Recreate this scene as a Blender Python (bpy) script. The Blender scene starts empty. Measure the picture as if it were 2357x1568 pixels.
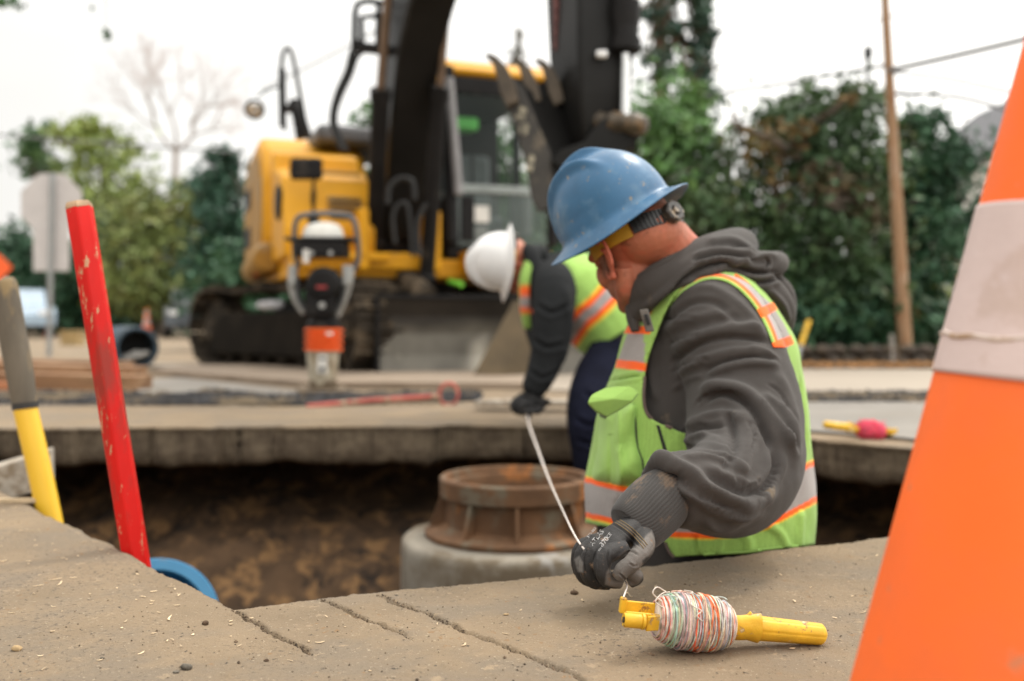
import bpy, bmesh, math, random
import numpy as np
from mathutils import Vector, Matrix, Euler
from mathutils.bvhtree import BVHTree
from mathutils import noise as mnoise
R = math.radians
scene = bpy.context.scene
COL = scene.collection
random.seed(7); rng = np.random.default_rng(7)

# ------------------------------------------------------------------ camera
H, F, CX, HY = 0.42, 2291.5, 1178.5, 745.0       # eye height (m), focal length and horizon in the measured picture
cam = bpy.data.cameras.new('camera'); camo = bpy.data.objects.new('camera', cam); COL.objects.link(camo)
cam.sensor_width = 36; cam.lens = 35; cam.shift_y = -(784 - HY) / 2357
cam.clip_start = .05; cam.clip_end = 3000
camo.location = (0, 0, H); camo.rotation_euler = (R(90), 0, 0)
cam.dof.use_dof = True; cam.dof.focus_distance = 1.35; cam.dof.aperture_fstop = 2.6
scene.camera = camo
# ------------------------------------------------------------------ world: bright overcast
SUN_EL, SUN_AZ = R(58), R(40)                     # azimuth from +Y towards +X
w = bpy.data.worlds.new('World'); scene.world = w; w.use_nodes = True
nt = w.node_tree; nt.nodes.clear()
out = nt.nodes.new('ShaderNodeOutputWorld'); bg = nt.nodes.new('ShaderNodeBackground')
sky = nt.nodes.new('ShaderNodeTexSky'); sky.sky_type = 'NISHITA'; sky.sun_disc = False
sky.sun_elevation = SUN_EL; sky.sun_rotation = SUN_AZ; sky.dust_density = 3
tc = nt.nodes.new('ShaderNodeTexCoord'); sx = nt.nodes.new('ShaderNodeSeparateXYZ')
nt.links.new(tc.outputs['Generated'], sx.inputs[0])
nz = nt.nodes.new('ShaderNodeTexNoise'); nz.inputs['Scale'].default_value = 1.7; nz.inputs['Detail'].default_value = 4
nt.links.new(tc.outputs['Generated'], nz.inputs['Vector'])
mr = nt.nodes.new('ShaderNodeMapRange'); mr.inputs[1].default_value = .35; mr.inputs[2].default_value = .65
mr.inputs[1].default_value = -.10; mr.inputs[2].default_value = .95; mr.inputs[3].default_value = 8.1; mr.inputs[4].default_value = 16
mxx = nt.nodes.new('ShaderNodeMath'); mxx.operation = 'MULTIPLY_ADD'; mxx.inputs[1].default_value = .9; nt.links.new(sx.outputs[0], mxx.inputs[0]); nt.links.new(nz.outputs[0], mxx.inputs[2])
nt.links.new(mxx.outputs[0], mr.inputs[0])
mz = nt.nodes.new('ShaderNodeMapRange'); mz.inputs[1].default_value = .25; mz.inputs[2].default_value = .95
mz.inputs[3].default_value = 1.0; mz.inputs[4].default_value = 2.2
nt.links.new(sx.outputs[2], mz.inputs[0])
mu = nt.nodes.new('ShaderNodeMath'); mu.operation = 'MULTIPLY'
nt.links.new(mr.outputs[0], mu.inputs[0]); nt.links.new(mz.outputs[0], mu.inputs[1])
cc = nt.nodes.new('ShaderNodeMix'); cc.data_type = 'RGBA'; cc.blend_type = 'MULTIPLY'; cc.inputs[0].default_value = 1
cc.inputs[6].default_value = (1.0, .982, .935, 1); nt.links.new(mu.outputs[0], cc.inputs[7])
mx = nt.nodes.new('ShaderNodeMix'); mx.data_type = 'RGBA'; mx.inputs[0].default_value = .94
nt.links.new(sky.outputs[0], mx.inputs[6]); nt.links.new(cc.outputs[2], mx.inputs[7])
nt.links.new(mx.outputs[2], bg.inputs[0]); bg.inputs[1].default_value = .1
nt.links.new(bg.outputs[0], out.inputs[0])
sl = bpy.data.lights.new('sun', 'SUN'); so = bpy.data.objects.new('sun', sl); COL.objects.link(so)
sl.energy = 1.5; sl.angle = R(12); sl.color = (1, .95, .87)
sdir = Vector((math.sin(SUN_AZ) * math.cos(SUN_EL), math.cos(SUN_AZ) * math.cos(SUN_EL), math.sin(SUN_EL)))
so.rotation_euler = sdir.to_track_quat('Z', 'Y').to_euler()
scene.view_settings.view_transform = 'Standard'; scene.view_settings.look = 'None'
scene.view_settings.exposure = 0.14; scene.view_settings.gamma = 1
scene.cycles.max_bounces = 6; scene.cycles.transparent_max_bounces = 8
scene.cycles.use_denoising = True

# ------------------------------------------------------------------ helpers
def W(px, py, Y):
    return Vector(((px - CX) / F * Y, Y, H - (py - HY) / F * Y))
def G(px, py):                                    # point of the road plane
    return W(px, py, H * F / (py - HY))
def proj(co):
    return np.stack([CX + F * co[:, 0] / co[:, 1], HY - F * (co[:, 2] - H) / co[:, 1]], 1)
def tag(o, label=None, cat=None, group=None, kind=None):
    if label: o['label'] = label
    if cat: o['category'] = cat
    if group: o['group'] = group
    if kind: o['kind'] = kind
    return o
def thing(name, label, cat, loc=(0, 0, 0), group=None):
    o = bpy.data.objects.new(name, None); COL.objects.link(o); o.location = loc; o.empty_display_size = .1
    return tag(o, label, cat, group)
def attach(o, parent):
    if parent is not None:
        o.parent = parent
        if parent.type == 'EMPTY':
            o.matrix_parent_inverse = Matrix.Translation(parent.location).inverted()
    return o
def mobj(name, me, mat, parent=None, smooth=True):
    o = bpy.data.objects.new(name, me); COL.objects.link(o)
    if mat is not None:
        me.materials.clear(); me.materials.append(mat)
    if smooth: me.polygons.foreach_set('use_smooth', [True] * len(me.polygons))
    return attach(o, parent)
def copy_tree(o, parent=None):
    c = o.copy(); COL.objects.link(c)
    if parent is not None: c.parent = parent
    for ch in [x for x in bpy.data.objects if x.parent == o]: copy_tree(ch, c)
    return c
def mesh_np(name, co, faces):
    me = bpy.data.meshes.new(name); me.from_pydata(np.asarray(co).tolist(), [], faces if isinstance(faces, list) else faces.tolist()); me.update()
    return me
def catmull(vals, sub):
    v = np.asarray(vals, float); n = len(v); o = []
    for i in range(n - 1):
        p0 = v[max(i - 1, 0)]; p1 = v[i]; p2 = v[i + 1]; p3 = v[min(i + 2, n - 1)]
        for k in range(sub):
            t = k / sub
            o.append(.5 * ((2 * p1) + (-p0 + p2) * t + (2 * p0 - 5 * p1 + 4 * p2 - p3) * t * t + (-p0 + 3 * p1 - 3 * p2 + p3) * t ** 3))
    o.append(v[-1]); return np.array(o)
class MB:
    def __init__(s): s.v = []; s.f = []
    def add(s, vs, fs):
        n = len(s.v); s.v += [tuple(p) for p in vs]; s.f += [tuple(i + n for i in f) for f in fs]; return s
    def rings(s, rs, cap=True, closed=False):
        n = len(rs[0]); vs = [p for r in rs for p in r]; m = len(rs); fs = []
        for i in range(m if closed else m - 1):
            a = i * n; b = ((i + 1) % m) * n
            for j in range(n):
                k = (j + 1) % n; fs.append((a + j, a + k, b + k, b + j))
        if cap and not closed:
            fs.append(tuple(range(n))[::-1]); fs.append(tuple((m - 1) * n + j for j in range(n)))
        return s.add(vs, fs)
    def tube(s, pts, rad, n=12, sub=1, cap=True, flat=1.0, up=(0, 0, 1)):
        pts = [Vector(p) for p in pts]
        if not hasattr(rad, '__len__'): rad = [rad] * len(pts)
        if sub > 1:
            a = catmull([list(p) + [r] for p, r in zip(pts, rad)], sub); pts = [Vector(q[:3]) for q in a]; rad = [q[3] for q in a]
        rs = []; u = Vector(up)
        for i, p in enumerate(pts):
            t = (pts[min(i + 1, len(pts) - 1)] - pts[max(i - 1, 0)])
            if t.length < 1e-9: t = Vector((0, 0, 1))
            t.normalize()
            b = u - t * u.dot(t)
            if b.length < 1e-4: b = t.orthogonal()
            b.normalize(); u = b; c = t.cross(b)
            rs.append([p + (b * math.cos(2 * math.pi * j / n) * flat + c * math.sin(2 * math.pi * j / n)) * rad[i] for j in range(n)])
        return s.rings(rs, cap)
    def box(s, c, dx, dy, dz, bev=0):
        """box centred c with half-axis vectors"""
        c = Vector(c); dx, dy, dz = Vector(dx), Vector(dy), Vector(dz)
        if bev <= 0:
            vs = [c + dx * i + dy * j + dz * k for k in (-1, 1) for i, j in ((-1, -1), (1, -1), (1, 1), (-1, 1))]
            return s.add(vs, [(0, 3, 2, 1), (4, 5, 6, 7), (0, 1, 5, 4), (1, 2, 6, 5), (2, 3, 7, 6), (3, 0, 4, 7)])
        bx, by, bz = [min(.9, bev / max(q.length, 1e-6)) for q in (dx, dy, dz)]
        rs = []
        for k, ins in ((-1, 1), (-1 + bz, 0), (1 - bz, 0), (1, 1)):
            r = []
            for i, j in ((-1, -1), (1, -1), (1, 1), (-1, 1)):
                X = 1 - (bx if ins else 0); Yy = 1 - (by if ins else 0)
                q = [(i * X, j * (Yy - by)), (i * (X - bx), j * Yy)]
                if i * j > 0: q = q[::-1]
                for a_, b_ in (q[::-1] if True else q): r.append(c + dx * a_ + dy * b_ + dz * k)
            rs.append(r)
        return s.rings(rs)
    def prism(s, poly, off):
        off = Vector(off); n = len(poly); a = [Vector(p) for p in poly]; b = [p + off for p in a]
        fs = [tuple(range(n))[::-1], tuple(range(n, 2 * n))] + [(i, (i + 1) % n, (i + 1) % n + n, i + n) for i in range(n)]
        return s.add(a + b, fs)
    def ell(s, c, a, b, d, nu=20, nv=12):
        c = Vector(c); a, b, d = Vector(a), Vector(b), Vector(d); rs = []
        for i in range(nv + 1):
            ph = math.pi * (i + .001) / (nv + .002) - math.pi / 2
            rs.append([c + d * math.sin(ph) + (a * math.cos(2 * math.pi * j / nu) + b * math.sin(2 * math.pi * j / nu)) * math.cos(ph) for j in range(nu)])
        return s.rings(rs)
    def lathe(s, c, ax, prof, n=32, cap=True):
        """prof: (r, h) along axis ax from c"""
        c = Vector(c); ax = Vector(ax).normalized(); u = ax.orthogonal().normalized(); v = ax.cross(u)
        return s.rings([[c + ax * h + (u * math.cos(2 * math.pi * j / n) + v * math.sin(2 * math.pi * j / n)) * r for j in range(n)] for r, h in prof], cap)
    def loft(s, rings, n=40, sub=4):
        """rings: (c, a, b) vectors, catmull through them"""
        A = catmull([list(c) + list(a) + list(b) for c, a, b in rings], sub)
        return s.rings([[Vector(q[:3]) + Vector(q[3:6]) * math.cos(2 * math.pi * j / n) + Vector(q[6:9]) * math.sin(2 * math.pi * j / n) for j in range(n)] for q in A])
    def mesh(s, name='m'):
        me = bpy.data.meshes.new(name); me.from_pydata([tuple(p) for p in s.v], [], s.f); me.update()
        bm = bmesh.new(); bm.from_mesh(me); bmesh.ops.recalc_face_normals(bm, faces=bm.faces); bm.to_mesh(me); bm.free(); return me
    def build(s, name, mat, parent=None, smooth=True, bevel=0, auto=None):
        o = mobj(name, s.mesh(name), mat, parent, smooth)
        if smooth:
            try: o.data.set_sharp_from_angle(angle=R(auto or 38))
            except Exception: pass
        if bevel:
            m = o.modifiers.new('b', 'BEVEL'); m.width = bevel; m.segments = 2; m.limit_method = 'ANGLE'
        return o
def union(mb, voxel, smooth=0, factor=.5):
    """one continuous skin over overlapping closed shapes"""
    me = mb.mesh('u'); o = bpy.data.objects.new('u', me); COL.objects.link(o)
    m = o.modifiers.new('r', 'REMESH'); m.mode = 'VOXEL'; m.voxel_size = voxel
    if smooth:
        m2 = o.modifiers.new('s', 'SMOOTH'); m2.iterations = smooth; m2.factor = factor
    dg = bpy.context.evaluated_depsgraph_get(); dg.update()
    r = bpy.data.meshes.new_from_object(o.evaluated_get(dg))
    bpy.data.objects.remove(o); bpy.data.meshes.remove(me); return r
def get_co(me):
    a = np.empty(len(me.vertices) * 3); me.vertices.foreach_get('co', a); return a.reshape(-1, 3)
def get_no(me):
    a = np.empty(len(me.vertices) * 3); me.vertex_normals.foreach_get('vector', a); return a.reshape(-1, 3)
def set_co(me, co): me.vertices.foreach_set('co', co.ravel()); me.update()
def pl_dist(p, line):
    """distance of points p (N,2) to polyline; also parameter 0..1 and side"""
    L = np.asarray(line, float); best = np.full(len(p), 1e9); par = np.zeros(len(p)); side = np.zeros(len(p))
    seg = np.linalg.norm(L[1:] - L[:-1], axis=1); cum = np.concatenate([[0], np.cumsum(seg)])
    for i in range(len(L) - 1):
        a, b = L[i], L[i + 1]; d = b - a; t = np.clip(((p - a) @ d) / (d @ d + 1e-12), 0, 1)
        q = a + t[:, None] * d; r = np.linalg.norm(p - q, axis=1); m = r < best
        best[m] = r[m]; par[m] = (cum[i] + t[m] * seg[i]) / cum[-1]
        cr = d[0] * (p[:, 1] - a[1]) - d[1] * (p[:, 0] - a[0]); side[m] = np.sign(cr[m])
    return best, par, side
def inside(p, poly):
    P = np.asarray(poly, float); r = np.zeros(len(p), bool); j = len(P) - 1
    for i in range(len(P)):
        a, b = P[i], P[j]
        c = ((a[1] > p[:, 1]) != (b[1] > p[:, 1]))
        with np.errstate(all='ignore'): x = (b[0] - a[0]) * (p[:, 1] - a[1]) / (b[1] - a[1] + 1e-12) + a[0]
        r ^= c & (p[:, 0] < x); j = i
    return r
def sd_poly(p, poly):
    d, _, _ = pl_dist(p, list(poly) + [poly[0]]); return np.where(inside(p, poly), -d, d)
def smooth_line(l, sub=8): return catmull(l, sub)
def sculpt(me, strokes, face=True):
    """cloth folds as real relief: each stroke (line, width, height, kind) follows the cloth where it is seen"""
    for line, wd, amp, kind in strokes:
        co = get_co(me); no = get_no(me); p = proj(co)
        L = smooth_line(line) if len(line) > 2 else np.array(line, float)
        lo = L.min(0) - wd * 4; hi = L.max(0) + wd * 4
        v = co - np.array([0, 0, H]); v /= np.linalg.norm(v, axis=1)[:, None]
        fc = np.clip(-(no * v).sum(1) * 2.5 + .1, 0, 1)
        idx = np.where((p[:, 0] > lo[0]) & (p[:, 0] < hi[0]) & (p[:, 1] > lo[1]) & (p[:, 1] < hi[1]) & (fc > 0))[0]
        if not len(idx): continue
        d, t, sd = pl_dist(p[idx], L); tp = np.clip(np.minimum(t, 1 - t) * 6, 0, 1); tp = tp * tp * (3 - 2 * tp)
        if kind == 'r': h = np.exp(-(d / wd) ** 2)
        elif kind == 'c': h = -np.exp(-(d / (wd * .55)) ** 2) + .45 * np.exp(-((d - wd * 1.3) / (wd * .8)) ** 2)
        elif kind == 'f':                      # asymmetric fold: hump, then a step down on its positive side
            s = d * sd; h = np.exp(-np.where(s > 0, (s / (wd * .35)) ** 2, (s / (wd * 1.5)) ** 2)) - .6 * np.exp(-((s - wd * .9) / (wd * .5)) ** 2)
        co[idx] += no[idx] * (h * tp * amp * fc[idx])[:, None]; set_co(me, co)
def nnoise(co, scale, seed=0, octv=3):
    """cheap smooth noise in [-1,1] from summed rotated sines"""
    r = np.random.default_rng(seed); o = np.zeros(len(co)); a = 1; tot = 0; s = scale
    for k in range(octv):
        q = np.zeros(len(co))
        for m in range(5):
            d = r.normal(size=3); d /= np.linalg.norm(d); q += np.sin(co @ d * s * (.7 + .6 * r.random()) * 6.283 + r.random() * 6.283 + 1.3 * np.sin(co @ np.roll(d, 1) * s * 3.1))
        o += a * q / 3; tot += a; a *= .5; s *= 2.1
    return o / tot
def displace(me, scale, amp, seed=0, octv=3):
    co = get_co(me); no = get_no(me); co += no * (nnoise(co, scale, seed, octv) * amp)[:, None]; set_co(me, co)
def paint(me, base, layers, soft=1.2):
    """layers (polygon in picture units, colour, facing only) -> point colour attribute"""
    co = get_co(me); p = proj(co); c = np.tile(np.array(list(base) + [1.]), (len(co), 1))
    no = get_no(me); v = co - np.array([0, 0, H]); fc = -(no * v).sum(1) > 0
    for poly, colr, front in layers:
        s = sd_poly(p, poly); a = np.clip(.5 - s / soft, 0, 1)
        if front == 1: a = a * fc
        if front == -1: a = a * (~fc)
        c[:, :3] = c[:, :3] * (1 - a[:, None]) + np.array(colr) * a[:, None]
    at = me.color_attributes.new('col', 'FLOAT_COLOR', 'POINT'); at.data.foreach_set('color', c.ravel()); return me
def bvh_of(me):
    return BVHTree.FromPolygons([v.co.copy() for v in me.vertices], [tuple(p.vertices) for p in me.polygons])
def cut(me, poly, keep_inside=True, near=True):
    """trim cloth along a seam line given as it is seen; border vertices are laid on the seam"""
    co = get_co(me); p = proj(co); s = sd_poly(p, poly)
    if not keep_inside: s = -s
    no = get_no(me); v = co - np.array([0, 0, H]); fc = -(no * v).sum(1) > 0
    bm = bmesh.new(); bm.from_mesh(me); bm.verts.ensure_lookup_table()
    kill = []
    for f in bm.faces:
        i = [q.index for q in f.verts]
        if np.mean(s[i]) > 0 and (not near or fc[i].any()): kill.append(f)
    bmesh.ops.delete(bm, geom=kill, context='FACES')
    L = np.asarray(list(poly) + [poly[0]], float)
    for q in bm.verts:
        if q.is_boundary:
            pt = proj(np.array([q.co[:]]))[0]; best = None
            for i in range(len(L) - 1):
                a, b = L[i], L[i + 1]; d = b - a; t = min(1, max(0, ((pt - a) @ d) / (d @ d + 1e-9))); r = a + t * d; e = np.hypot(*(pt - r))
                if best is None or e < best[0]: best = (e, r)
            if best[0] < 9: q.co = W(best[1][0], best[1][1], q.co.y)
    bm.to_mesh(me); bm.free(); me.update(); return me
def patch(poly, tree, thick, step=3.0, edge=8, offs=.001, maxY=9, extra=None, wall=True):
    """a piece of cloth or a marking lying on another surface"""
    P = np.asarray(poly, float); lo = P.min(0); hi = P.max(0)
    nx = max(2, int((hi[0] - lo[0]) / step) + 2); ny = max(2, int((hi[1] - lo[1]) / step) + 2)
    g = np.array([[lo[0] + (hi[0] - lo[0]) * i / (nx - 1), lo[1] + (hi[1] - lo[1]) * j / (ny - 1)] for j in range(ny) for i in range(nx)])
    s = sd_poly(g, poly); cell = max((hi[0] - lo[0]) / (nx - 1), (hi[1] - lo[1]) / (ny - 1))
    L = np.vstack([P, P[:1]]); co = [None] * len(g); o = Vector((0, 0, H))
    for k in range(len(g)):
        if s[k] > cell * 1.5: continue
        q = g[k].copy()
        if s[k] > -cell * .35:
            best = None
            for i in range(len(L) - 1):
                a, b = L[i], L[i + 1]; d = b - a; t = min(1, max(0, ((q - a) @ d) / (d @ d + 1e-9))); r = a + t * d; e = np.hypot(*(q - r))
                if best is None or e < best[0]: best = (e, r)
            q = best[1]
        d = (W(q[0], q[1], 1) - o).normalized(); hit = tree.ray_cast(o, d, maxY)
        if hit[0] is None: continue
        h = thick * (1 - math.exp(-max(0, -s[k]) / edge)) + offs
        if extra is not None: h += extra(q[0], q[1])
        co[k] = (hit[0] - d * h, hit[0] + d * .004)
    vid = {}; V = []; Fc = []
    for j in range(ny - 1):
        for i in range(nx - 1):
            ks = [j * nx + i, j * nx + i + 1, (j + 1) * nx + i + 1, (j + 1) * nx + i]
            if any(co[k] is None for k in ks): continue
            cen = g[ks].mean(0)[None]
            if sd_poly(cen, poly)[0] > 0: continue
            for k in ks:
                if k not in vid: vid[k] = len(V); V.append(co[k][0])
            Fc.append(tuple(vid[k] for k in ks)[::-1])
    me = bpy.data.meshes.new('patch'); me.from_pydata([tuple(q) for q in V], [], Fc); me.update()
    if wall:
        bm = bmesh.new(); bm.from_mesh(me); inv = {b: a for a, b in vid.items()}
        be = [e for e in bm.edges if e.is_boundary]; bm.verts.ensure_lookup_table(); low = {}
        for e in be:
            for q in e.verts:
                if q.index not in low: low[q.index] = bm.verts.new(co[inv[q.index]][1])
        for e in be:
            a, b = e.verts
            try: bm.faces.new((a, b, low[b.index], low[a.index]))
            except ValueError: pass
        bmesh.ops.recalc_face_normals(bm, faces=bm.faces); bm.to_mesh(me); bm.free(); me.update()
    return me
def merge_me(mes):
    mb = MB()
    for m in mes: mb.add([v.co for v in m.vertices], [tuple(p.vertices) for p in m.polygons])
    return mb
# ------------------------------------------------------------------ materials
def mat(name, col, rough=.6, metal=0, var=.15, scale=8, bump=0, bscale=60, spots=None, attr=False, sheen=0, coat=0, trans=0, island=0, stretch=None, sub=0, spec=None, spots2=None, emit=0):
    m = bpy.data.materials.new(name); m.use_nodes = True; n = m.node_tree; b = n.nodes['Principled BSDF']; L = n.links.new
    tc = n.nodes.new('ShaderNodeTexCoord'); vec = tc.outputs['Object']
    if stretch:
        mp = n.nodes.new('ShaderNodeMapping'); mp.inputs['Scale'].default_value = stretch; L(vec, mp.inputs[0]); vec = mp.outputs[0]
    def noise(sc, det=4, ro=.55):
        q = n.nodes.new('ShaderNodeTexNoise'); q.inputs['Scale'].default_value = sc; q.inputs['Detail'].default_value = det; q.inputs['Roughness'].default_value = ro; L(vec, q.inputs['Vector']); return q.outputs[0]
    def mix(f, a, c, bl='MIX'):
        q = n.nodes.new('ShaderNodeMix'); q.data_type = 'RGBA'; q.blend_type = bl
        for i, x in ((0, f), (6, a), (7, c)):
            if isinstance(x, bpy.types.NodeSocket): L(x, q.inputs[i])
            else: q.inputs[i].default_value = x if i == 0 else (*x, 1)
        return q.outputs[2]
    def rng_(s, a, c, lo=0, hi=1):
        q = n.nodes.new('ShaderNodeMapRange'); L(s, q.inputs[0])
        for i, x in enumerate((a, c, lo, hi)): q.inputs[i + 1].default_value = x
        return q.outputs[0]
    if attr:
        ca = n.nodes.new('ShaderNodeVertexColor'); ca.layer_name = 'col'; base = ca.outputs[0]
    else:
        base = mix(0, col, col)
    k = rng_(noise(scale), .3, .7, 1 - var, 1 + var); cmb = n.nodes.new('ShaderNodeCombineColor')
    for i in range(3): L(k, cmb.inputs[i])
    base = mix(1, base, cmb.outputs[0], 'MULTIPLY')
    if island:
        ge = n.nodes.new('ShaderNodeNewGeometry'); k = rng_(ge.outputs['Random Per Island'], 0, 1, 1 - island, 1 + island); cm = n.nodes.new('ShaderNodeCombineColor')
        for i in range(3): L(k, cm.inputs[i])
        base = mix(1, base, cm.outputs[0], 'MULTIPLY')
    for sp in (spots, spots2):
        if sp:
            c2, sc, th, sf = sp[:4]; base = mix(rng_(noise(sc, 6, .65), th, th + sf), base, c2)
    L(base, b.inputs['Base Color']); b.inputs['Roughness'].default_value = rough; b.inputs['Metallic'].default_value = metal
    if sheen: b.inputs['Sheen Weight'].default_value = sheen; b.inputs['Sheen Roughness'].default_value = .5
    if coat: b.inputs['Coat Weight'].default_value = coat
    if trans: b.inputs['Transmission Weight'].default_value = trans
    if sub: b.inputs['Subsurface Weight'].default_value = sub; b.inputs['Subsurface Radius'].default_value = (.012, .005, .003); b.inputs['Subsurface Scale'].default_value = 1
    if spec is not None: b.inputs['Specular IOR Level'].default_value = spec
    if bump:
        bp = n.nodes.new('ShaderNodeBump'); bp.inputs['Strength'].default_value = bump; bp.inputs['Distance'].default_value = .002
        L(noise(bscale, 5, .6), bp.inputs['Height']); L(bp.outputs[0], b.inputs['Normal'])
    return m
# ------------------------------------------------------------------ ground, pit
PIT = [(-.41, 1.47), (-.287, 1.535), (.111, 1.68), (.577, 1.887), (.738, 1.964), (1.1, 2.13), (1.5, 2.5), (1.75, 3.0), (1.5, 3.2), (1.33, 3.36),
       (1.08, 3.62), (.8, 3.85), (.3, 4.02), (-.2, 4.1), (-1, 4.05), (-2.06, 3.98), (-2.3, 3.8), (-1.95, 3.25), (-1.6, 2.86), (-1.285, 2.5), (-.8, 1.93)]
CRACKS = [[(540, 1405), (575, 1428), (600, 1440), (650, 1472), (690, 1490), (722, 1509)],
          [(738, 1378), (790, 1400), (850, 1430), (900, 1450), (962, 1478)],
          [(872, 1368), (920, 1390), (985, 1412), (1050, 1445), (1150, 1485), (1230, 1520), (1300, 1548), (1370, 1585), (1470, 1640)]]
def road_z(p):                                  # relief of the near road
    q = np.c_[p, np.zeros(len(p))]
    z = nnoise(q, 2.2, 1, 2) * .0020 + nnoise(q, 14, 2, 3) * .0008
    near = np.clip((3.0 - p[:, 1]) / 1.2, 0, 1)
    z += (np.abs(nnoise(q, 60, 5, 3)) * .0011 + np.clip(nnoise(q, 33, 6, 2) - .75, 0, 1) * .005) * near
    jit = np.stack([nnoise(q, 18, 3, 3), nnoise(q, 18, 4, 3)], 1) * .0035
    for i, c in enumerate(CRACKS):
        L = np.array([G(*k)[:2] for k in c]); d, t, _ = pl_dist(p + jit, smooth_line(L, 4))
        wd = (.0026 if i != 1 else .0019) * (1 + .5 * nnoise(q, 30, 8)); e = np.clip(np.minimum(t + .02, 1 - t) * 8, 0, 1)
        z -= .013 * np.exp(-(d / wd) ** 2) * e; z += .0016 * np.exp(-((d - .009) / .006) ** 2) * (nnoise(q, 45, 9) > 0) * e
    return z
def pit_s(p):
    s = sd_poly(p, PIT); q = np.c_[p, np.zeros(len(p))]; far = np.clip((p[:, 1] - 2.6) / 1.2, 0, 1)
    return s + nnoise(q, 4, 11, 2) * (.008 + .03 * far) + nnoise(q, 24, 12, 3) * (.0035 + .008 * far)
def make_road():
    us = np.concatenate([[-60, -12, -3, -1.4, -.9, -.72], np.linspace(-.62, .62, 640), [.72, .9, 1.4, 3, 12, 60]])
    ys = [.62]
    while ys[-1] < 6.5: ys.append(ys[-1] * 1.0042)
    ys = np.array([.45, .53, .58] + ys + [7.5, 9, 12, 20, 50, 150, 900])
    U, Y = np.meshgrid(us, ys); co = np.stack([(U * Y).ravel(), Y.ravel()], 1); nu, ny = len(us), len(ys)
    s = np.full(len(co), 9.); m = (co[:, 1] > 1.2) & (co[:, 1] < 4.6) & (np.abs(co[:, 0]) < 3); s[m] = pit_s(co[m])
    idx = np.arange(nu * ny).reshape(ny, nu); f = np.stack([idx[:-1, :-1], idx[:-1, 1:], idx[1:, 1:], idx[1:, :-1]], -1).reshape(-1, 4)
    f = f[s[f].mean(1) > 0]
    # border vertices laid on the broken edge
    e = np.sort(np.stack([f, np.roll(f, -1, 1)], -1).reshape(-1, 2), 1); ue, cnt = np.unique(e, axis=0, return_counts=True); be = ue[cnt == 1]
    bv = np.unique(be); bv = bv[(np.abs(s[bv]) < .5)]; ep = 1e-3
    for it in range(2):
        b = co[bv]; s0 = pit_s(b); gx = (pit_s(b + [ep, 0]) - s0) / ep; gy = (pit_s(b + [0, ep]) - s0) / ep; g2 = gx * gx + gy * gy + 1e-6
        mv = np.stack([-s0 * gx / g2, -s0 * gy / g2], 1); ln = np.linalg.norm(mv, axis=1)[:, None]; co[bv] += mv * np.minimum(1, .012 / (ln + 1e-9))
    z = np.zeros(len(co)); m = (co[:, 1] < 7.5) & (np.abs(co[:, 0]) < 5); z[m] = road_z(co[m])
    z[m] -= np.clip(.012 - np.abs(s[m]), 0, .012) * .25
    v3 = np.c_[co, z]
    # broken slab face below the border
    n0 = len(v3); b = co[bv]; s0 = sd_poly(b, PIT); gx = (sd_poly(b + [ep, 0], PIT) - s0) / ep; gy = (sd_poly(b + [0, ep], PIT) - s0) / ep
    g = np.stack([gx, gy], 1); g /= np.linalg.norm(g, axis=1)[:, None] + 1e-9
    q = np.c_[b, np.zeros(len(b))]; th = .140 + .030 * nnoise(q, .7, 21, 2) + .016 * nnoise(q, 4, 22, 3)
    rows = [v3]; prev = {int(a): int(a) for a in bv}; F4 = [f.tolist()]
    for k, (fr, off) in enumerate([(.05, .003), (.12, .008), (.22, .012), (.34, .008), (.46, .014), (.58, .008), (.7, .012), (.82, .016), (.92, .024), (1.0, .045), (1.02, .14), (1.0, 1.15)]):
        zz = -th * fr; qq = np.c_[b, zz]; o = off + (nnoise(qq, 3, 30, 2) * .008 + np.abs(nnoise(qq, 12, 31, 3)) * .006) * (fr if k < 10 else .1) ** .5
        rows.append(np.c_[b + g * o[:, None], zz]); base = n0 + k * len(bv); cur = {int(a): base + i for i, a in enumerate(bv)}
        F4.append([[prev[int(a)], prev[int(c)], cur[int(c)], cur[int(a)]] for a, c in be if int(a) in cur and int(c) in cur]); prev = cur
    me = mesh_np('road', np.vstack(rows), sum(F4, []))
    bm = bmesh.new(); bm.from_mesh(me); bmesh.ops.delete(bm, geom=[v for v in bm.verts if not v.link_faces], context='VERTS')
    bmesh.ops.recalc_face_normals(bm, faces=bm.faces)
    bm.faces.ensure_lookup_table()
    top = max(bm.faces, key=lambda f: f.calc_area())
    if top.normal.z < 0: bmesh.ops.reverse_faces(bm, faces=bm.faces)
    # road behind the camera
    vs = [bm.verts.new(p) for p in ((-27, .45, 0), (27, .45, 0), (60, -40, 0), (-60, -40, 0))]; bm.faces.new(vs[::-1])
    bm.to_mesh(me); bm.free(); return me
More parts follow.
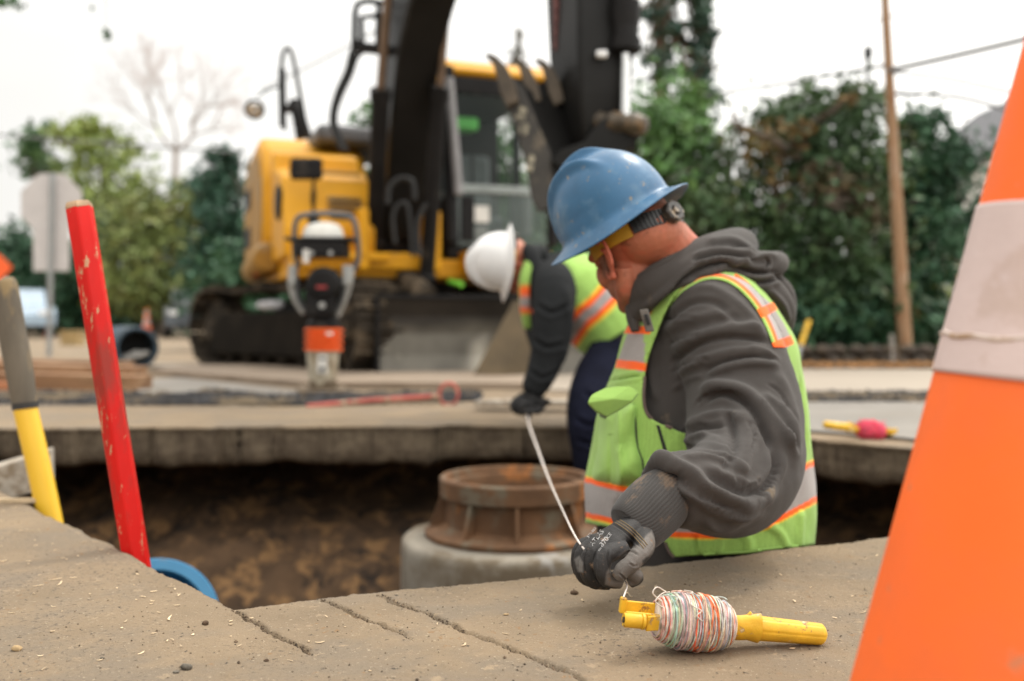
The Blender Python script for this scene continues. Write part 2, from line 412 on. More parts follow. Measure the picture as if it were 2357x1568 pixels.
def road_material():
    m = mat('road_dirt', (.240, .175, .108), .93, var=.16, scale=5, spots=((.205, .158, .108), 3.2, .46, .12), spots2=((.06, .045, .032), 80, .625, .04))
    n = m.node_tree; L = n.links.new; b = n.nodes['Principled BSDF']; src = b.inputs['Base Color'].links[0].from_socket
    tc = n.nodes.new('ShaderNodeTexCoord')
    def nz(sc, dt=5, ro=.6, st=None):
        q = n.nodes.new('ShaderNodeTexNoise'); q.inputs['Scale'].default_value = sc; q.inputs['Detail'].default_value = dt; q.inputs['Roughness'].default_value = ro
        if st:
            mp = n.nodes.new('ShaderNodeMapping'); mp.inputs['Scale'].default_value = st; L(tc.outputs['Object'], mp.inputs[0]); L(mp.outputs[0], q.inputs[0])
        else: L(tc.outputs['Object'], q.inputs[0])
        return q.outputs[0]
    def ramp(s, a, c, lo=0, hi=1):
        q = n.nodes.new('ShaderNodeMapRange'); L(s, q.inputs[0])
        for i, x in enumerate((a, c, lo, hi)): q.inputs[i + 1].default_value = x
        return q.outputs[0]
    def mx(f, a, c):
        q = n.nodes.new('ShaderNodeMix'); q.data_type = 'RGBA'; L(f, q.inputs[0]); L(a, q.inputs[6]); q.inputs[7].default_value = (*c, 1); return q.outputs[2]
    def mul(a, c):
        q = n.nodes.new('ShaderNodeMath'); q.operation = 'MULTIPLY'; L(a, q.inputs[0]); L(c, q.inputs[1]); return q.outputs[0]
    c = mx(ramp(nz(26, 6, .7), .60, .66), src, (.31, .23, .145))           # pale dust
    c = mx(ramp(nz(170, 3, .6), .645, .68), c, (.36, .29, .20))            # light grit
    c = mx(mul(ramp(nz(7, 3), .52, .6), ramp(nz(60, 4, .7), .60, .64)), c, (.24, .14, .065))   # rusty crumbs
    c = mx(mul(ramp(nz(2.2, 3), .5, .62), ramp(nz(130, 4, .7), .56, .63)), c, (.085, .065, .05))
    # the broken face and the cracks show dark aggregate
    ge = n.nodes.new('ShaderNodeNewGeometry'); sp = n.nodes.new('ShaderNodeSeparateXYZ'); L(ge.outputs['Position'], sp.inputs[0])
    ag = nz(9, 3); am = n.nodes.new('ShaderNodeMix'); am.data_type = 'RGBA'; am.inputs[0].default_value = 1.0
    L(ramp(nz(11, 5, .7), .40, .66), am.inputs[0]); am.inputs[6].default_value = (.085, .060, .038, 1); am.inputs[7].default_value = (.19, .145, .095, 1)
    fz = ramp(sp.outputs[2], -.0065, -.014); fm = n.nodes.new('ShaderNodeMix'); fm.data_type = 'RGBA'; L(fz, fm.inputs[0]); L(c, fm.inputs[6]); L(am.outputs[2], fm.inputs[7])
    L(fm.outputs[2], b.inputs['Base Color'])
    bp = n.nodes.new('ShaderNodeBump'); bp.inputs['Strength'].default_value = .95; bp.inputs['Distance'].default_value = .003
    ad = n.nodes.new('ShaderNodeMath'); ad.operation = 'ADD'; L(nz(70, 6, .7), ad.inputs[0]); L(nz(340, 4, .7), ad.inputs[1])
    L(ad.outputs[0], bp.inputs['Height']); L(bp.outputs[0], b.inputs['Normal']); return m
M_ROAD = road_material()
road = mobj('road', make_road(), M_ROAD); tag(road, kind='structure')
M_SOIL = mat('soil', (.085, .048, .024), .95, var=.5, scale=5, spots=((.22, .12, .05), 9, .5, .1), spots2=((.022, .014, .009), 6, .54, .1), bump=1, bscale=30)
def make_pit():
    P = np.array(PIT); P = np.vstack([P, P[:1]]); seg = np.linalg.norm(P[1:] - P[:-1], axis=1); cum = np.concatenate([[0], np.cumsum(seg)])
    N = 420; t = np.linspace(0, cum[-1], N, endpoint=False); b = np.stack([np.interp(t, cum, P[:, 0]), np.interp(t, cum, P[:, 1])], 1)
    cen = np.array([-.1, 2.9]); ep = .01; gx = (sd_poly(b + [ep, 0], PIT) - sd_poly(b - [ep, 0], PIT)); gy = (sd_poly(b + [0, ep], PIT) - sd_poly(b - [0, ep], PIT))
    g = np.stack([gx, gy], 1); g /= np.linalg.norm(g, axis=1)[:, None] + 1e-9
    for _ in range(12): g = (np.roll(g, 1, 0) + g + np.roll(g, -1, 0)) / 3
    wf = np.clip((b[:, 1] - 2.5) / 1.0, 0, 1); rows = []
    prof = [(.85, -.11), (.86, -.22), (.76, -.33), (.50, -.42), (.24, -.50), (.0, -.62), (-.2, -.73), (-.4, -.8), (-.6, -.88)]
    pf = catmull(prof, 6)
    for o, z in pf:
        oo = np.where(o > 0, o * (.25 + .75 * wf), o * wf); p = b + g * oo[:, None]; rows.append(np.c_[p, np.full(N, z - (1 - wf) * max(0, -z - .3) * .35)])
    last = rows[-1][:, :2]
    for k in (.75, .5, .25, .02): rows.append(np.c_[cen + (last - cen) * k, np.full(N, -.98)])
    V = np.vstack(rows); Fc = []
    for i in range(len(rows) - 1):
        for j in range(N): Fc.append([i * N + j, i * N + (j + 1) % N, (i + 1) * N + (j + 1) % N, (i + 1) * N + j])
    me = mesh_np('pit', V, Fc); co = get_co(me); no = get_no(me)
    m = (co[:, 2] < -.2)[:, None]; co += no * (nnoise(co, 2.2, 41, 3) * .05 + np.abs(nnoise(co, 9, 42, 3)) * .035)[:, None] * m; set_co(me, co); return me
pit = mobj('ground', make_pit(), M_SOIL); tag(pit, kind='structure')
# chips, crumbs and clods on the near road
def on_road(x, y): return float(road_z(np.array([[x, y]]))[0])
def scatter(n, fn, lo=(-1.2, .75), hi=(.75, 2.4), dens=None):
    out = []
    while len(out) < n:
        y = rng.uniform(.5, 1) ** .5 * 0 + rng.uniform(lo[1], hi[1]); x = rng.uniform(-.56, .56) * y
        if pit_s(np.array([[x, y]]))[0] < .012: continue
        if dens is not None and rng.random() > dens(x, y): continue
        out.append((x, y))
    z = road_z(np.array(out)); return [fn(a, b, c) for (a, b), c in zip(out, z)]
mb = MB()
def chip(x, y, z):
    L = rng.uniform(.003, .013) * (1 if rng.random() < .8 else 2.2); a = rng.uniform(0, 6.28); wd = rng.uniform(.0006, .0016); cv = rng.uniform(-.5, .5)
    pts = [(x + L * (t - .5) * math.cos(a + cv * t * 2), y + L * (t - .5) * math.sin(a + cv * t * 2), z + .0012 + .25 * L * (t - .5) ** 2) for t in (0, .25, .5, .75, 1)]
    mb.tube(pts, [wd * .4, wd, wd * 1.1, wd, wd * .3], 5, flat=.45)
scatter(190, chip, dens=lambda x, y: .15 + .85 * (x < -.35) * min(1, max(0, y - .8)))
tag(mb.build('wood_shavings', mat('shaving', (.62, .47, .30), .8, island=.35)), kind='stuff')
mb = MB()
def grit(x, y, z, r=None):
    r = r or rng.uniform(.0005, .0016) * (1 if rng.random() < .95 else 2.0); c = Vector((x, y, z + r * .4))
    vs = [c + Vector((dx, dy, dz)) * r * rng.uniform(.7, 1.3) for dx, dy, dz in ((1, 0, 0), (.3, .9, 0), (-.8, .6, 0), (-.8, -.6, 0), (.3, -.9, 0), (0, 0, .8), (0, 0, -.8))]
    mb.add(vs, [(0, 1, 5), (1, 2, 5), (2, 3, 5), (3, 4, 5), (4, 0, 5), (1, 0, 6), (2, 1, 6), (3, 2, 6), (4, 3, 6), (0, 4, 6)])
scatter(1100, grit)
for c in CRACKS:
    L = smooth_line(np.array([G(*k)[:2] for k in c]), 40)
    for q in L: 
        if q[1] > .75:
            grit(q[0] + rng.normal() * .0045, q[1] + rng.normal() * .0045, -.001 + rng.uniform(-.004, .0012), rng.uniform(.0007, .0020))
tag(mb.build('gravel', mat('grit', (.10, .068, .042), .9, island=.6), smooth=False), kind='stuff')
def clod(px, py, rpx, label, m, sq=.7):
    p = G(px, py); r = rpx * p.y / F; b = MB(); b.ell((p.x, p.y, on_road(p.x, p.y) + r * .45), (r * 1.3, 0, 0), (0, r, 0), (0, 0, r * sq), 14, 9)
    me = b.mesh(); displace(me, .55 / r, r * .22, int(px)); o = mobj('stone', me, m); tag(o, label, 'stone', 'stones and clods on the near road')
M_ST1 = mat('stone_tan', (.36, .25, .13), .9, var=.3, scale=120); M_ST2 = mat('stone_grey', (.10, .085, .065), .85, var=.4, scale=150); M_ST3 = mat('clod', (.075, .045, .025), .95, var=.4, scale=200)
clod(38, 2604 * .5754, 10, 'tan stone near the bottom left corner of the road', M_ST1)
clod(429, 1542, 11, 'larger grey stone on the near road left of the long cracks', M_ST2)
clod(406, 1550, 6, 'small flat dark stone just left of the larger grey stone', M_ST2, .4)
clod(473, 1438, 6, 'dark clod sitting alone left of the first crack', M_ST3, 1.1)
clod(613, 1524, 5, 'small dark clod below the end of the shortest crack', M_ST3)
clod(235, 1518, 4, 'tiny round dark stone left of centre on the near road', M_ST2)
clod(1322, 1366, 8, 'brown clod below the gloved fist near the pit edge', M_ST3)
clod(1165, 1417, 5, 'flat tan stone between the long crack and the string winder', M_ST1, .4)
# ------------------------------------------------------------------ people
M_BLUE = mat('hat_blue', (.026, .112, .225), .34, var=.16, scale=14, spots=((.065, .16, .27), 22, .52, .14), spots2=((.24, .21, .16), 70, .63, .04), bump=.15, bscale=120)
M_WHITE = mat('hat_white', (.74, .73, .72), .35, var=.04, coat=.2)
M_SKIN = mat('skin', (1, 1, 1), .52, attr=True, var=.10, scale=60, bump=.6, bscale=330, sub=.10, spots=((.52, .13, .07), 20, .50, .2), spots2=((.22, .075, .04), 44, .58, .16))
M_HOOD = mat('grey_fleece', (.058, .052, .048), .92, var=.10, scale=7, bump=.35, bscale=420, spec=.2, sheen=.10, spots=((.15, .115, .08), 16, .66, .1))
M_RIB = mat('ribbed_knit', (.036, .032, .029), .9, var=.15, scale=20, bump=.3, bscale=600, sheen=.12, spots=((.12, .08, .05), 20, .58, .1))
M_VEST = mat('vest_cloth', (1, 1, 1), .75, spec=.2, attr=True, var=.08, scale=9, bump=.5, bscale=420, sheen=.15)
def mesh_weave(m, sc=210, lo=.78):
    n = m.node_tree; b = n.nodes['Principled BSDF']; src = b.inputs['Base Color'].links[0].from_socket; tc = n.nodes.new('ShaderNodeTexCoord'); v = n.nodes.new('ShaderNodeTexVoronoi'); v.inputs['Scale'].default_value = sc; v.inputs['Randomness'].default_value = .25
    n.links.new(tc.outputs['Object'], v.inputs['Vector']); r = n.nodes.new('ShaderNodeMapRange'); n.links.new(v.outputs['Distance'], r.inputs[0])
    for i, x in enumerate((.1, .5, lo, 1.08)): r.inputs[i + 1].default_value = x
    c = n.nodes.new('ShaderNodeCombineColor'); [n.links.new(r.outputs[0], c.inputs[i]) for i in range(3)]
    q = n.nodes.new('ShaderNodeMix'); q.data_type = 'RGBA'; q.blend_type = 'MULTIPLY'; q.inputs[0].default_value = 1; n.links.new(src, q.inputs[6]); n.links.new(c.outputs[0], q.inputs[7]); n.links.new(q.outputs[2], b.inputs['Base Color'])
mesh_weave(M_VEST)
M_BLACK = mat('black_cloth', (.018, .017, .017), .85, var=.2, bump=.2, bscale=300)
M_BLACKP = mat('black_plastic', (.02, .02, .02), .35, var=.2)
M_YEL = mat('yellow_plastic_band', (.50, .27, .02), .5, var=.15, scale=30)
M_NAVY = mat('navy_cotton', (.009, .010, .020), .95, spec=.1, var=.3, scale=12, bump=.4, bscale=200)
M_BOOT = mat('boot_leather', (.12, .06, .025), .6, var=.3)
GREEN, ORG, SIL, YBD, GRYB = (.30, .49, .11), (1.0, .13, .012), (.33, .30, .285), (.85, .62, .05), (.18, .13, .11)

def head_matrix(px, py, Y, yaw, pitch, roll, upv=None):
    f = Vector((-math.cos(yaw) * math.cos(pitch), math.sin(yaw) * math.cos(pitch), -math.sin(pitch)))
    u = Vector((-math.cos(yaw) * math.sin(pitch), math.sin(yaw) * math.sin(pitch), math.cos(pitch)))
    l = u.cross(f)
    q = Matrix.Rotation(roll, 3, f); l = q @ l; u = q @ u
    M = Matrix((f, l, u)).transposed().to_4x4(); M.translation = W(px, py, Y); return M
def xf(mb, M):
    mb.v = [tuple(M @ Vector(p)) for p in mb.v]; return mb
def hard_hat(M, m, parent, s=1.0):
    mb = MB(); n = 144; rs = []
    for i in range(40):                                # dome
        t = (i + .02) / 39 * math.pi / 2; r = math.sin(t); z = .142 * math.cos(t) ** .92 if t < math.pi / 2 - 1e-6 else 0
        ring = []
        for j in range(n):
            a = 2 * math.pi * j / n; x = (.128 if math.cos(a) < 0 else .126) * r * math.cos(a); y = .108 * r * math.sin(a)
            w = math.exp(-((x - .035) / .078) ** 4) * min(1, z / .03) * .022
            rid = w * (math.exp(-(y / .007) ** 2) + .9 * math.exp(-((abs(y) - .046 + .15 * (x - .04)) / .0075) ** 2)) - w * .2
            d = Vector((x, y, z)).normalized(); ring.append(Vector((x, y, z)) + d * rid)
        rs.append(ring)
    for k in range(1, 12):                             # full brim
        t = k / 11; ring = []
        for j in range(n):
            a = 2 * math.pi * j / n; c = math.cos(a); e = .036 + .010 * max(0, c) ** 2 + .006 * max(0, -c) ** 2
            rx = .127 + e * t; ry = .108 + (.030) * t
            z = -.004 - .034 * (t ** .9) * (.40 + .60 * math.sin(a) ** 2) + .0 * t
            ring.append(Vector((rx * c, ry * math.sin(a), z)))
        rs.append(ring)
    mb.rings(rs, cap=False); top = rs[0]; c = sum(top, Vector()) / n
    mb.add([c] + top, [(0, 1 + j, 1 + (j + 1) % n) for j in range(n)])
    mb.v = [tuple(Vector(p) * s) for p in mb.v]; xf(mb, M)
    me = mb.mesh('hard_hat'); bm = bmesh.new(); bm.from_mesh(me); bmesh.ops.remove_doubles(bm, verts=bm.verts, dist=1e-5); bm.to_mesh(me); bm.free()
    o = mobj('hard_hat', me, m, parent); md = o.modifiers.new('t', 'SOLIDIFY'); md.thickness = .003; md.offset = -1
    md2 = o.modifiers.new('s', 'SUBSURF'); md2.levels = 1; md2.render_levels = 1
    return o
def head_mb(M, mb):
    h = MB()
    h.ell((.012, 0, -.005), (.098, 0, 0), (0, .079, 0), (0, 0, .098), 28, 18)
    h.ell((.045, 0, -.075), (.064, 0, 0), (0, .063, 0), (0, 0, .085), 28, 18)
    h.ell((-.03, 0, -.045), (.072, 0, 0), (0, .070, 0), (0, 0, .06), 24, 14)
    for s in (1, -1):
        h.tube([(.02, s * .052, -.085), (.045, s * .048, -.125), (.085, s * .022, -.148)], [.022, .021, .019], 14, 4)
        h.ell((.074, s * .036, -.078), (.030, 0, 0), (0, .032, 0), (0, 0, .034), 16, 10); h.ell((.060, s * .036, -.108), (.034, 0, 0), (0, .026, 0), (0, 0, .034), 16, 10)         # cheekbone
        h.tube([(.103, s * .012, -.024), (.092, s * .05, -.028)], .011, 10)                     # brow
        h.ell((.094, s * .031, -.043), (.011, 0, 0), (0, .014, 0), (0, 0, .009), 12, 8)         # eyelid
    h.tube([(.102, 0, -.03), (.112, 0, -.06), (.118, 0, -.076)], [.009, .011, .0125], 12, 3)     # nose
    h.ell((.112, 0, -.085), (.014, 0, 0), (0, .019, 0), (0, 0, .008), 12, 8)
    h.ell((.094, 0, -.110), (.014, 0, 0), (0, .026, 0), (0, 0, .0062), 14, 8)                   # lips
    h.ell((.092, 0, -.120), (.014, 0, 0), (0, .022, 0), (0, 0, .0062), 14, 8)
    h.ell((.084, 0, -.138), (.018, 0, 0), (0, .024, 0), (0, 0, .016), 14, 8)                    # chin
    for s in (1, -1):                                                                            # ears
        E_ = []
        for k in range(15):
            a = R(-75 + 285 * k / 14); ca_, sa_ = math.cos(a), math.sin(a); zz = .040 * sa_ * (1.0 if sa_ > 0 else .95)
            E_.append((.018 + .024 * ca_ - .18 * zz, s * (.087 - .012 * ca_ + .10 * max(0, zz)), -.064 + zz))
        h.tube(E_, [.0045] + [.0052] * 8 + [.0046] * 6, 10, 2)
        h.ell((.016, s * .083, -.064), (.018, -s * .008, 0), (0, s * .004, 0), (-.006, 0, .032), 16, 10)
        h.tube([(.016, s * .093, -.042), (.007, s * .094, -.055), (.008, s * .091, -.075)], .0042, 8, 3)
        h.ell((.022, s * .086, -.098), (.008, 0, 0), (0, s * .005, 0), (0, 0, .009), 10, 8)
    xf(h, M); mb.add(h.v, h.f)
def suspension(M, parent, col=True):
    def band(a0, a1, z0, z1, r0, mt, name, th=.003, par=parent):
        b = MB(); rs = []
        for i in range(25):
            a = R(a0 + (a1 - a0) * i / 24); c, s_ = math.cos(a), math.sin(a)
            q = []
            for (rr, z) in ((r0, z1), (r0 + th, z1), (r0 + th, z0), (r0, z0)): q.append(Vector((.010 + (.104 + rr) * c, (.084 + rr) * s_, z - .010 * (c < 0) * c * c)))
            rs.append(q)
        b.rings(rs); xf(b, M); return b.build(name, mt, par)
    band(66, 128, -.046, -.006, .002, M_YEL, 'headband')
    band(-128, -66, -.046, -.006, .002, M_YEL, 'headband')
    st = band(130, 230, -.042, -.010, .003, M_BLACKP, 'ratchet_strap', .005)
    for a in range(136, 170, 5): band(a, a + 2.2, -.041, -.011, .008, M_BLACKP, 'strap_rib', .003, st)
    k = MB(); rs = []
    for x, r in ((-.100, .019), (-.106, .021), (-.118, .021), (-.121, .018), (-.121, .010), (-.126, .008)):
        rs.append([Vector((x, math.cos(j * math.pi / 24) * r * (1 + .07 * (j % 6 < 3)), -.036 + math.sin(j * math.pi / 24) * r * (1 + .07 * (j % 6 < 3)))) for j in range(48)])
    k.rings(rs); xf(k, M); k.build('ratchet_knob', mat('knob', (.05, .045, .04), .4, spots=((.35, .28, .2), 60, .52, .05)), st)

def bandpoly(line, w0, w1=None, ext=0):
    L = smooth_line(line, 6); t = np.gradient(L, axis=0); t /= np.linalg.norm(t, axis=1)[:, None]; n = np.c_[-t[:, 1], t[:, 0]]; w1 = w0 if w1 is None else w1
    return np.vstack([L + n * w0, (L - n * w1)[::-1]]).tolist()
# ---- the worker kneeling up from the pit
P1 = thing('person', 'worker with blue hard hat and grey hoodie standing waist deep in the pit', 'person', (.45, 2.1, -1.0))
YC = 2.07
M1 = head_matrix(1413, 500, 2.0, R(37), R(25.5), R(-15)); M1h = head_matrix(1445, 498, 2.0, R(56), R(24), R(-11)) @ Matrix.Translation((0, 0, -.012))
body = MB(); head_mb(M1h, body); body.tube([M1h @ Vector((-.038, 0, -.040)), W(1545, 598, 2.04), W(1600, 640, 2.08)], [.062, .070, .074], 24, 4)
body.tube([W(1440, 600, 2.03), W(1490, 640, 2.045), (W(1570, 680, 2.08)), W(1600, 800, 2.1), W(1610, 1100, 2.1), W(1610, 1270, 2.1)], [.062, .070, .074, .12, .13, .13], 24, 4)
for sY in (2.0, 2.22): body.tube([(.38, 2.1, -.05), (.40, sY, -.3), (.42, sY + .02, -.55), (.46, sY + .03, -.92)], [.11, .085, .065, .05], 16, 3)
me = union(body, .0026, 5)
paint(me, (.43, .145, .08), [])
co = get_co(me); Mi = np.array(M1h.inverted()); lc = co @ Mi[:3, :3].T + Mi[:3, 3]
ca = me.color_attributes['col']; c = np.empty(len(co) * 4); ca.data.foreach_get('color', c); c = c.reshape(-1, 4)
st = np.clip((lc[:, 2] + .075) / .02, 0, 1) * np.clip((.055 - lc[:, 0]) / .02, 0, 1) * np.clip((lc[:, 2] + .05 + .35 * (lc[:, 0] + .02) * (lc[:, 0] < -.02)) / .02, 0, 1)
ear = np.clip((np.abs(lc[:, 1]) - .080) / .004, 0, 1) * (lc[:, 2] < -.02) * (lc[:, 2] > -.11)
st *= (1 - ear); c[:, :3] = c[:, :3] * (1 - .75 * st[:, None]) + np.array((.10, .05, .03)) * .75 * st[:, None]
bd = np.clip((lc[:, 0] - .02) / .03, 0, 1) * np.clip((-.085 - lc[:, 2]) / .02, 0, 1) * np.clip((.17 + lc[:, 2]) / .02, 0, 1) * .45
c[:, :3] = c[:, :3] * (1 - bd[:, None]) + np.array((.12, .06, .035)) * bd[:, None]
sb_ = np.clip((lc[:, 0] - .018) / .012, 0, 1) * np.clip((.075 - lc[:, 0]) / .015, 0, 1) * np.clip((lc[:, 2] + .105) / .03, 0, 1) * (np.abs(lc[:, 1]) < .083) * .8
c[:, :3] = c[:, :3] * (1 - sb_[:, None]) + np.array((.075, .035, .02)) * sb_[:, None]
c[:, :3] = c[:, :3] * (1 - .8 * ear[:, None]) + np.array((.52, .12, .065)) * .8 * ear[:, None]
ca.data.foreach_set('color', c.ravel())
mobj('body', me, M_SKIN, P1)
hard_hat(M1, M_BLUE, P1, .965); suspension(M1h @ Matrix.Translation((.002, 0, -.004)), P1)

TR = [(1300, 1362, 1862, .20), (1200, 1358, 1863, .20), (1100, 1362, 1860, .20), (1000, 1374, 1850, .20), (930, 1386, 1843, .20), (850, 1424, 1830, .20),
      (780, 1442, 1812, .20), (720, 1464, 1778, .20), (675, 1498, 1740, .19), (645, 1536, 1710, .16), (628, 1572, 1680, .12)]
def torso_rings(grow=0.0, ext=None):
    rs = []
    for y, l, r, b in ([(ext, 1366, 1858, .2)] if ext else []) + TR:
        rs.append((W((l + r) / 2, y, YC), Vector(((r - l) / 2 / F * YC + grow, 0, 0)), Vector((0, b + grow, 0))))
    return rs
hd = MB(); hd.loft(torso_rings(-.014), 56, 5)
SL = [(1585, 700, 2.02, .07), (1640, 730, 1.955, .095), (1676, 800, 1.92, .102), (1704, 890, 1.88, .104), (1716, 980, 1.835, .107), (1716, 1060, 1.775, .104),
      (1690, 1112, 1.71, .092), (1640, 1128, 1.65, .078), (1590, 1126, 1.60, .066), (1552, 1130, 1.575, .060), (1530, 1140, 1.56, .054)]
hd.tube([W(a, b, c) for a, b, c, d in SL], [d for *_, d in SL], 40, 4)
hd.tube([W(1560, 720, 2.3), W(1600, 900, 2.36), W(1560, 1120, 2.3), W(1500, 1180, 2.15)], [.085, .085, .08, .05], 24, 4)
me = union(hd, .0045, 10)
z = lambda pts: [(1265.9 + x * .38532, 719.3 + y * .38532) for x, y in pts]
displace(me, 5, .004, 3, 2)
FOLDS = [
 (z([(700, 250), (850, 165), (1000, 112), (1150, 92), (1300, 115)]), 11, .011, 'r'),
 (z([(650, 130), (800, 60), (960, 20), (1120, 20)]), 12, .008, 'r'),
 (z([(700, 330), (880, 200), (1050, 150), (1230, 160), (1340, 190)]), 9, .009, 'c'),
 (z([(720, 420), (900, 295), (1100, 232), (1290, 238)]), 10, .010, 'r'),
 (z([(900, 360), (1080, 290), (1260, 270), (1370, 290)]), 8, .009, 'c'),
 (z([(930, 380), (1080, 320), (1250, 300), (1390, 330)]), 9, .008, 'r'),
 (z([(880, 520), (960, 452), (1060, 448), (1180, 492), (1280, 610), (1380, 760), (1460, 880)]), 13, .017, 'r'),
 (z([(905, 540), (1000, 490), (1090, 500), (1190, 570), (1270, 700), (1330, 840)]), 12, .014, 'c'),
 (z([(1240, 480), (1350, 560), (1430, 680), (1480, 800)]), 12, .008, 'r'),
 (z([(790, 700), (900, 640), (1050, 610), (1180, 660)]), 9, .009, 'r'),
 (z([(770, 760), (900, 700), (1060, 680)]), 8, .009, 'c'),
 (z([(715, 830), (800, 770), (920, 750), (1050, 790)]), 9, .009, 'r'),
 (z([(760, 900), (900, 850), (1050, 880), (1180, 960)]), 10, .008, 'r'),
 (z([(720, 870), (860, 815), (1000, 830), (1120, 900)]), 8, .009, 'c'),
 (z([(575, 950), (600, 880), (700, 890), (830, 960), (1000, 1062), (1150, 1130), (1270, 1110), (1380, 1010)]), 14, .015, 'r'),
 (z([(880, 930), (1020, 1010), (1160, 1075), (1270, 1050), (1340, 930), (1330, 780)]), 12, .013, 'c'),
 (z([(700, 1010), (850, 1080), (1000, 1170), (1120, 1200), (1260, 1170)]), 13, .010, 'r'),
 (z([(620, 960), (740, 985), (860, 1060), (1000, 1140), (1130, 1180)]), 9, .010, 'c'),
 (z([(900, 1230), (1010, 1285), (1140, 1240), (1290, 1160)]), 11, .009, 'r'),
 (z([(1330, 320), (1400, 470), (1450, 640), (1460, 850), (1440, 950)]), 13, .007, 'r'),
 (z([(1120, 560), (1180, 700), (1180, 860), (1120, 1000)]), 14, .008, 'r'),
 (z([(1040, 560), (1090, 700), (1090, 850), (1020, 960)]), 12, .008, 'c'),
 ([(1545, 700), (1600, 668), (1650, 668), (1720, 720), (1765, 790)], 10, .006, 'r'),
 ([(1530, 745), (1590, 700), (1650, 700), (1710, 750)], 9, .006, 'c'),
 ([(1508, 780), (1500, 860), (1512, 930)], 8, .006, 'r')]
sculpt(me, [(l_, w_, a_ * 1.32, k_) for l_, w_, a_, k_ in FOLDS])
def relax(me, it=2):
    bm = bmesh.new(); bm.from_mesh(me)
    for _ in range(it): bmesh.ops.smooth_vert(bm, verts=bm.verts, factor=.5, use_axis_x=True, use_axis_y=True, use_axis_z=True)
    bm.to_mesh(me); bm.free(); me.update()
relax(me, 2)
FINE = [(z([(640, 60), (760, 30), (900, 40)]), 4, .0045, 'c'), (z([(690, 200), (800, 150), (930, 130)]), 4, .0045, 'c'), (z([(700, 370), (830, 300), (960, 270)]), 4, .005, 'c'), (z([(720, 470), (830, 400), (930, 380)]), 4, .005, 'r'),
 (z([(860, 560), (930, 500), (1040, 470), (1150, 500)]), 4, .006, 'c'), (z([(770, 730), (860, 680), (950, 670)]), 4, .005, 'c'), (z([(730, 790), (830, 730), (960, 720)]), 4, .005, 'r'), (z([(715, 870), (800, 800), (900, 800)]), 4, .005, 'c'),
 (z([(1180, 620), (1220, 740), (1200, 860)]), 4, .005, 'c'), (z([(1100, 980), (1200, 1040), (1290, 980)]), 5, .005, 'c'), (z([(1360, 900), (1300, 1040), (1200, 1130)]), 5, .006, 'c'), (z([(900, 1130), (1000, 1190), (1120, 1220)]), 5, .005, 'c'),
 (z([(1180, 200), (1290, 230), (1380, 300)]), 4, .004, 'r'), (z([(1290, 420), (1370, 480), (1430, 580)]), 4, .004, 'c')]
sculpt(me, [(l_, w_, a_ * 1.4, k_) for l_, w_, a_, k_ in FINE]); relax(me, 1)
co = get_co(me); no = get_no(me); co += no * (nnoise(co, 26, 77, 3) * .0007)[:, None]; set_co(me, co)
mobj('hoodie', me, M_HOOD, P1)
# cuff
def cuff(pts, rad, parent, m, n=150, ribs=50):
    b = MB(); A = catmull([list(p) + [r] for p, r in zip(pts, rad)], 7); rs = []; u = Vector((0, 0, 1))
    for i, q in enumerate(A):
        t = Vector(A[min(i + 1, len(A) - 1)][:3]) - Vector(A[max(i - 1, 0)][:3]); t.normalize(); s_ = (u - t * u.dot(t)).normalized(); c_ = t.cross(s_)
        rs.append([Vector(q[:3]) + (s_ * math.cos(2 * math.pi * j / n) + c_ * math.sin(2 * math.pi * j / n)) * (q[3] * (1 + .012 * math.cos(2 * math.pi * j / n * 3 + i * .2)) + .0011 * math.cos(2 * math.pi * j / n * ribs)) for j in range(n)])
    b.rings(rs); return b.build('cuff', m, parent, auto=180)
cuff([W(1548, 1132, 1.565), W(1520, 1152, 1.55), W(1488, 1184, 1.525), W(1462, 1212, 1.505), W(1452, 1222, 1.50)], [.041, .047, .047, .043, .040], P1, M_RIB)
# hood
h = MB()
h.tube([W(1470, 690, 1.99), W(1500, 658, 1.955), W(1555, 620, 1.96), W(1620, 590, 2.0), W(1680, 572, 2.08), W(1700, 570, 2.18), W(1660, 590, 2.28), W(1560, 630, 2.28), W(1480, 690, 2.2)], [.030, .034, .036, .040, .042, .042, .04, .04, .03], 20, 5)
h.tube([W(1462, 730, 1.985), W(1494, 684, 1.955), W(1552, 636, 1.94), W(1640, 606, 1.95), W(1700, 612, 1.98), W(1755, 636, 2.0)], [.018, .023, .027, .028, .032, .028], 18, 5)
h.tube([W(1630, 600, 2.0), W(1690, 602, 1.985), W(1745, 606, 2.0), W(1780, 604, 2.04), W(1786, 606, 2.12), W(1740, 610, 2.22)], [.024, .028, .026, .024, .026, .03], 18, 5)
h.tube([W(1690, 650, 1.98), W(1750, 668, 2.0), W(1788, 700, 2.03), W(1803, 740, 2.05), W(1808, 772, 2.06)], [.036, .038, .034, .026, .010], 18, 5)
h.tube([W(1700, 660, 2.16), W(1770, 670, 2.12), W(1796, 700, 2.12), W(1806, 750, 2.1)], [.04, .042, .036, .02], 18, 5)
h.ell(W(1705, 640, 2.1), (.062, 0, 0), (0, .10, 0), (0, 0, .045))
h.ell(W(1500, 720, 2.07), (.03, 0, 0), (0, .09, 0), (0, 0, .05))
me = union(h, .0035, 9)
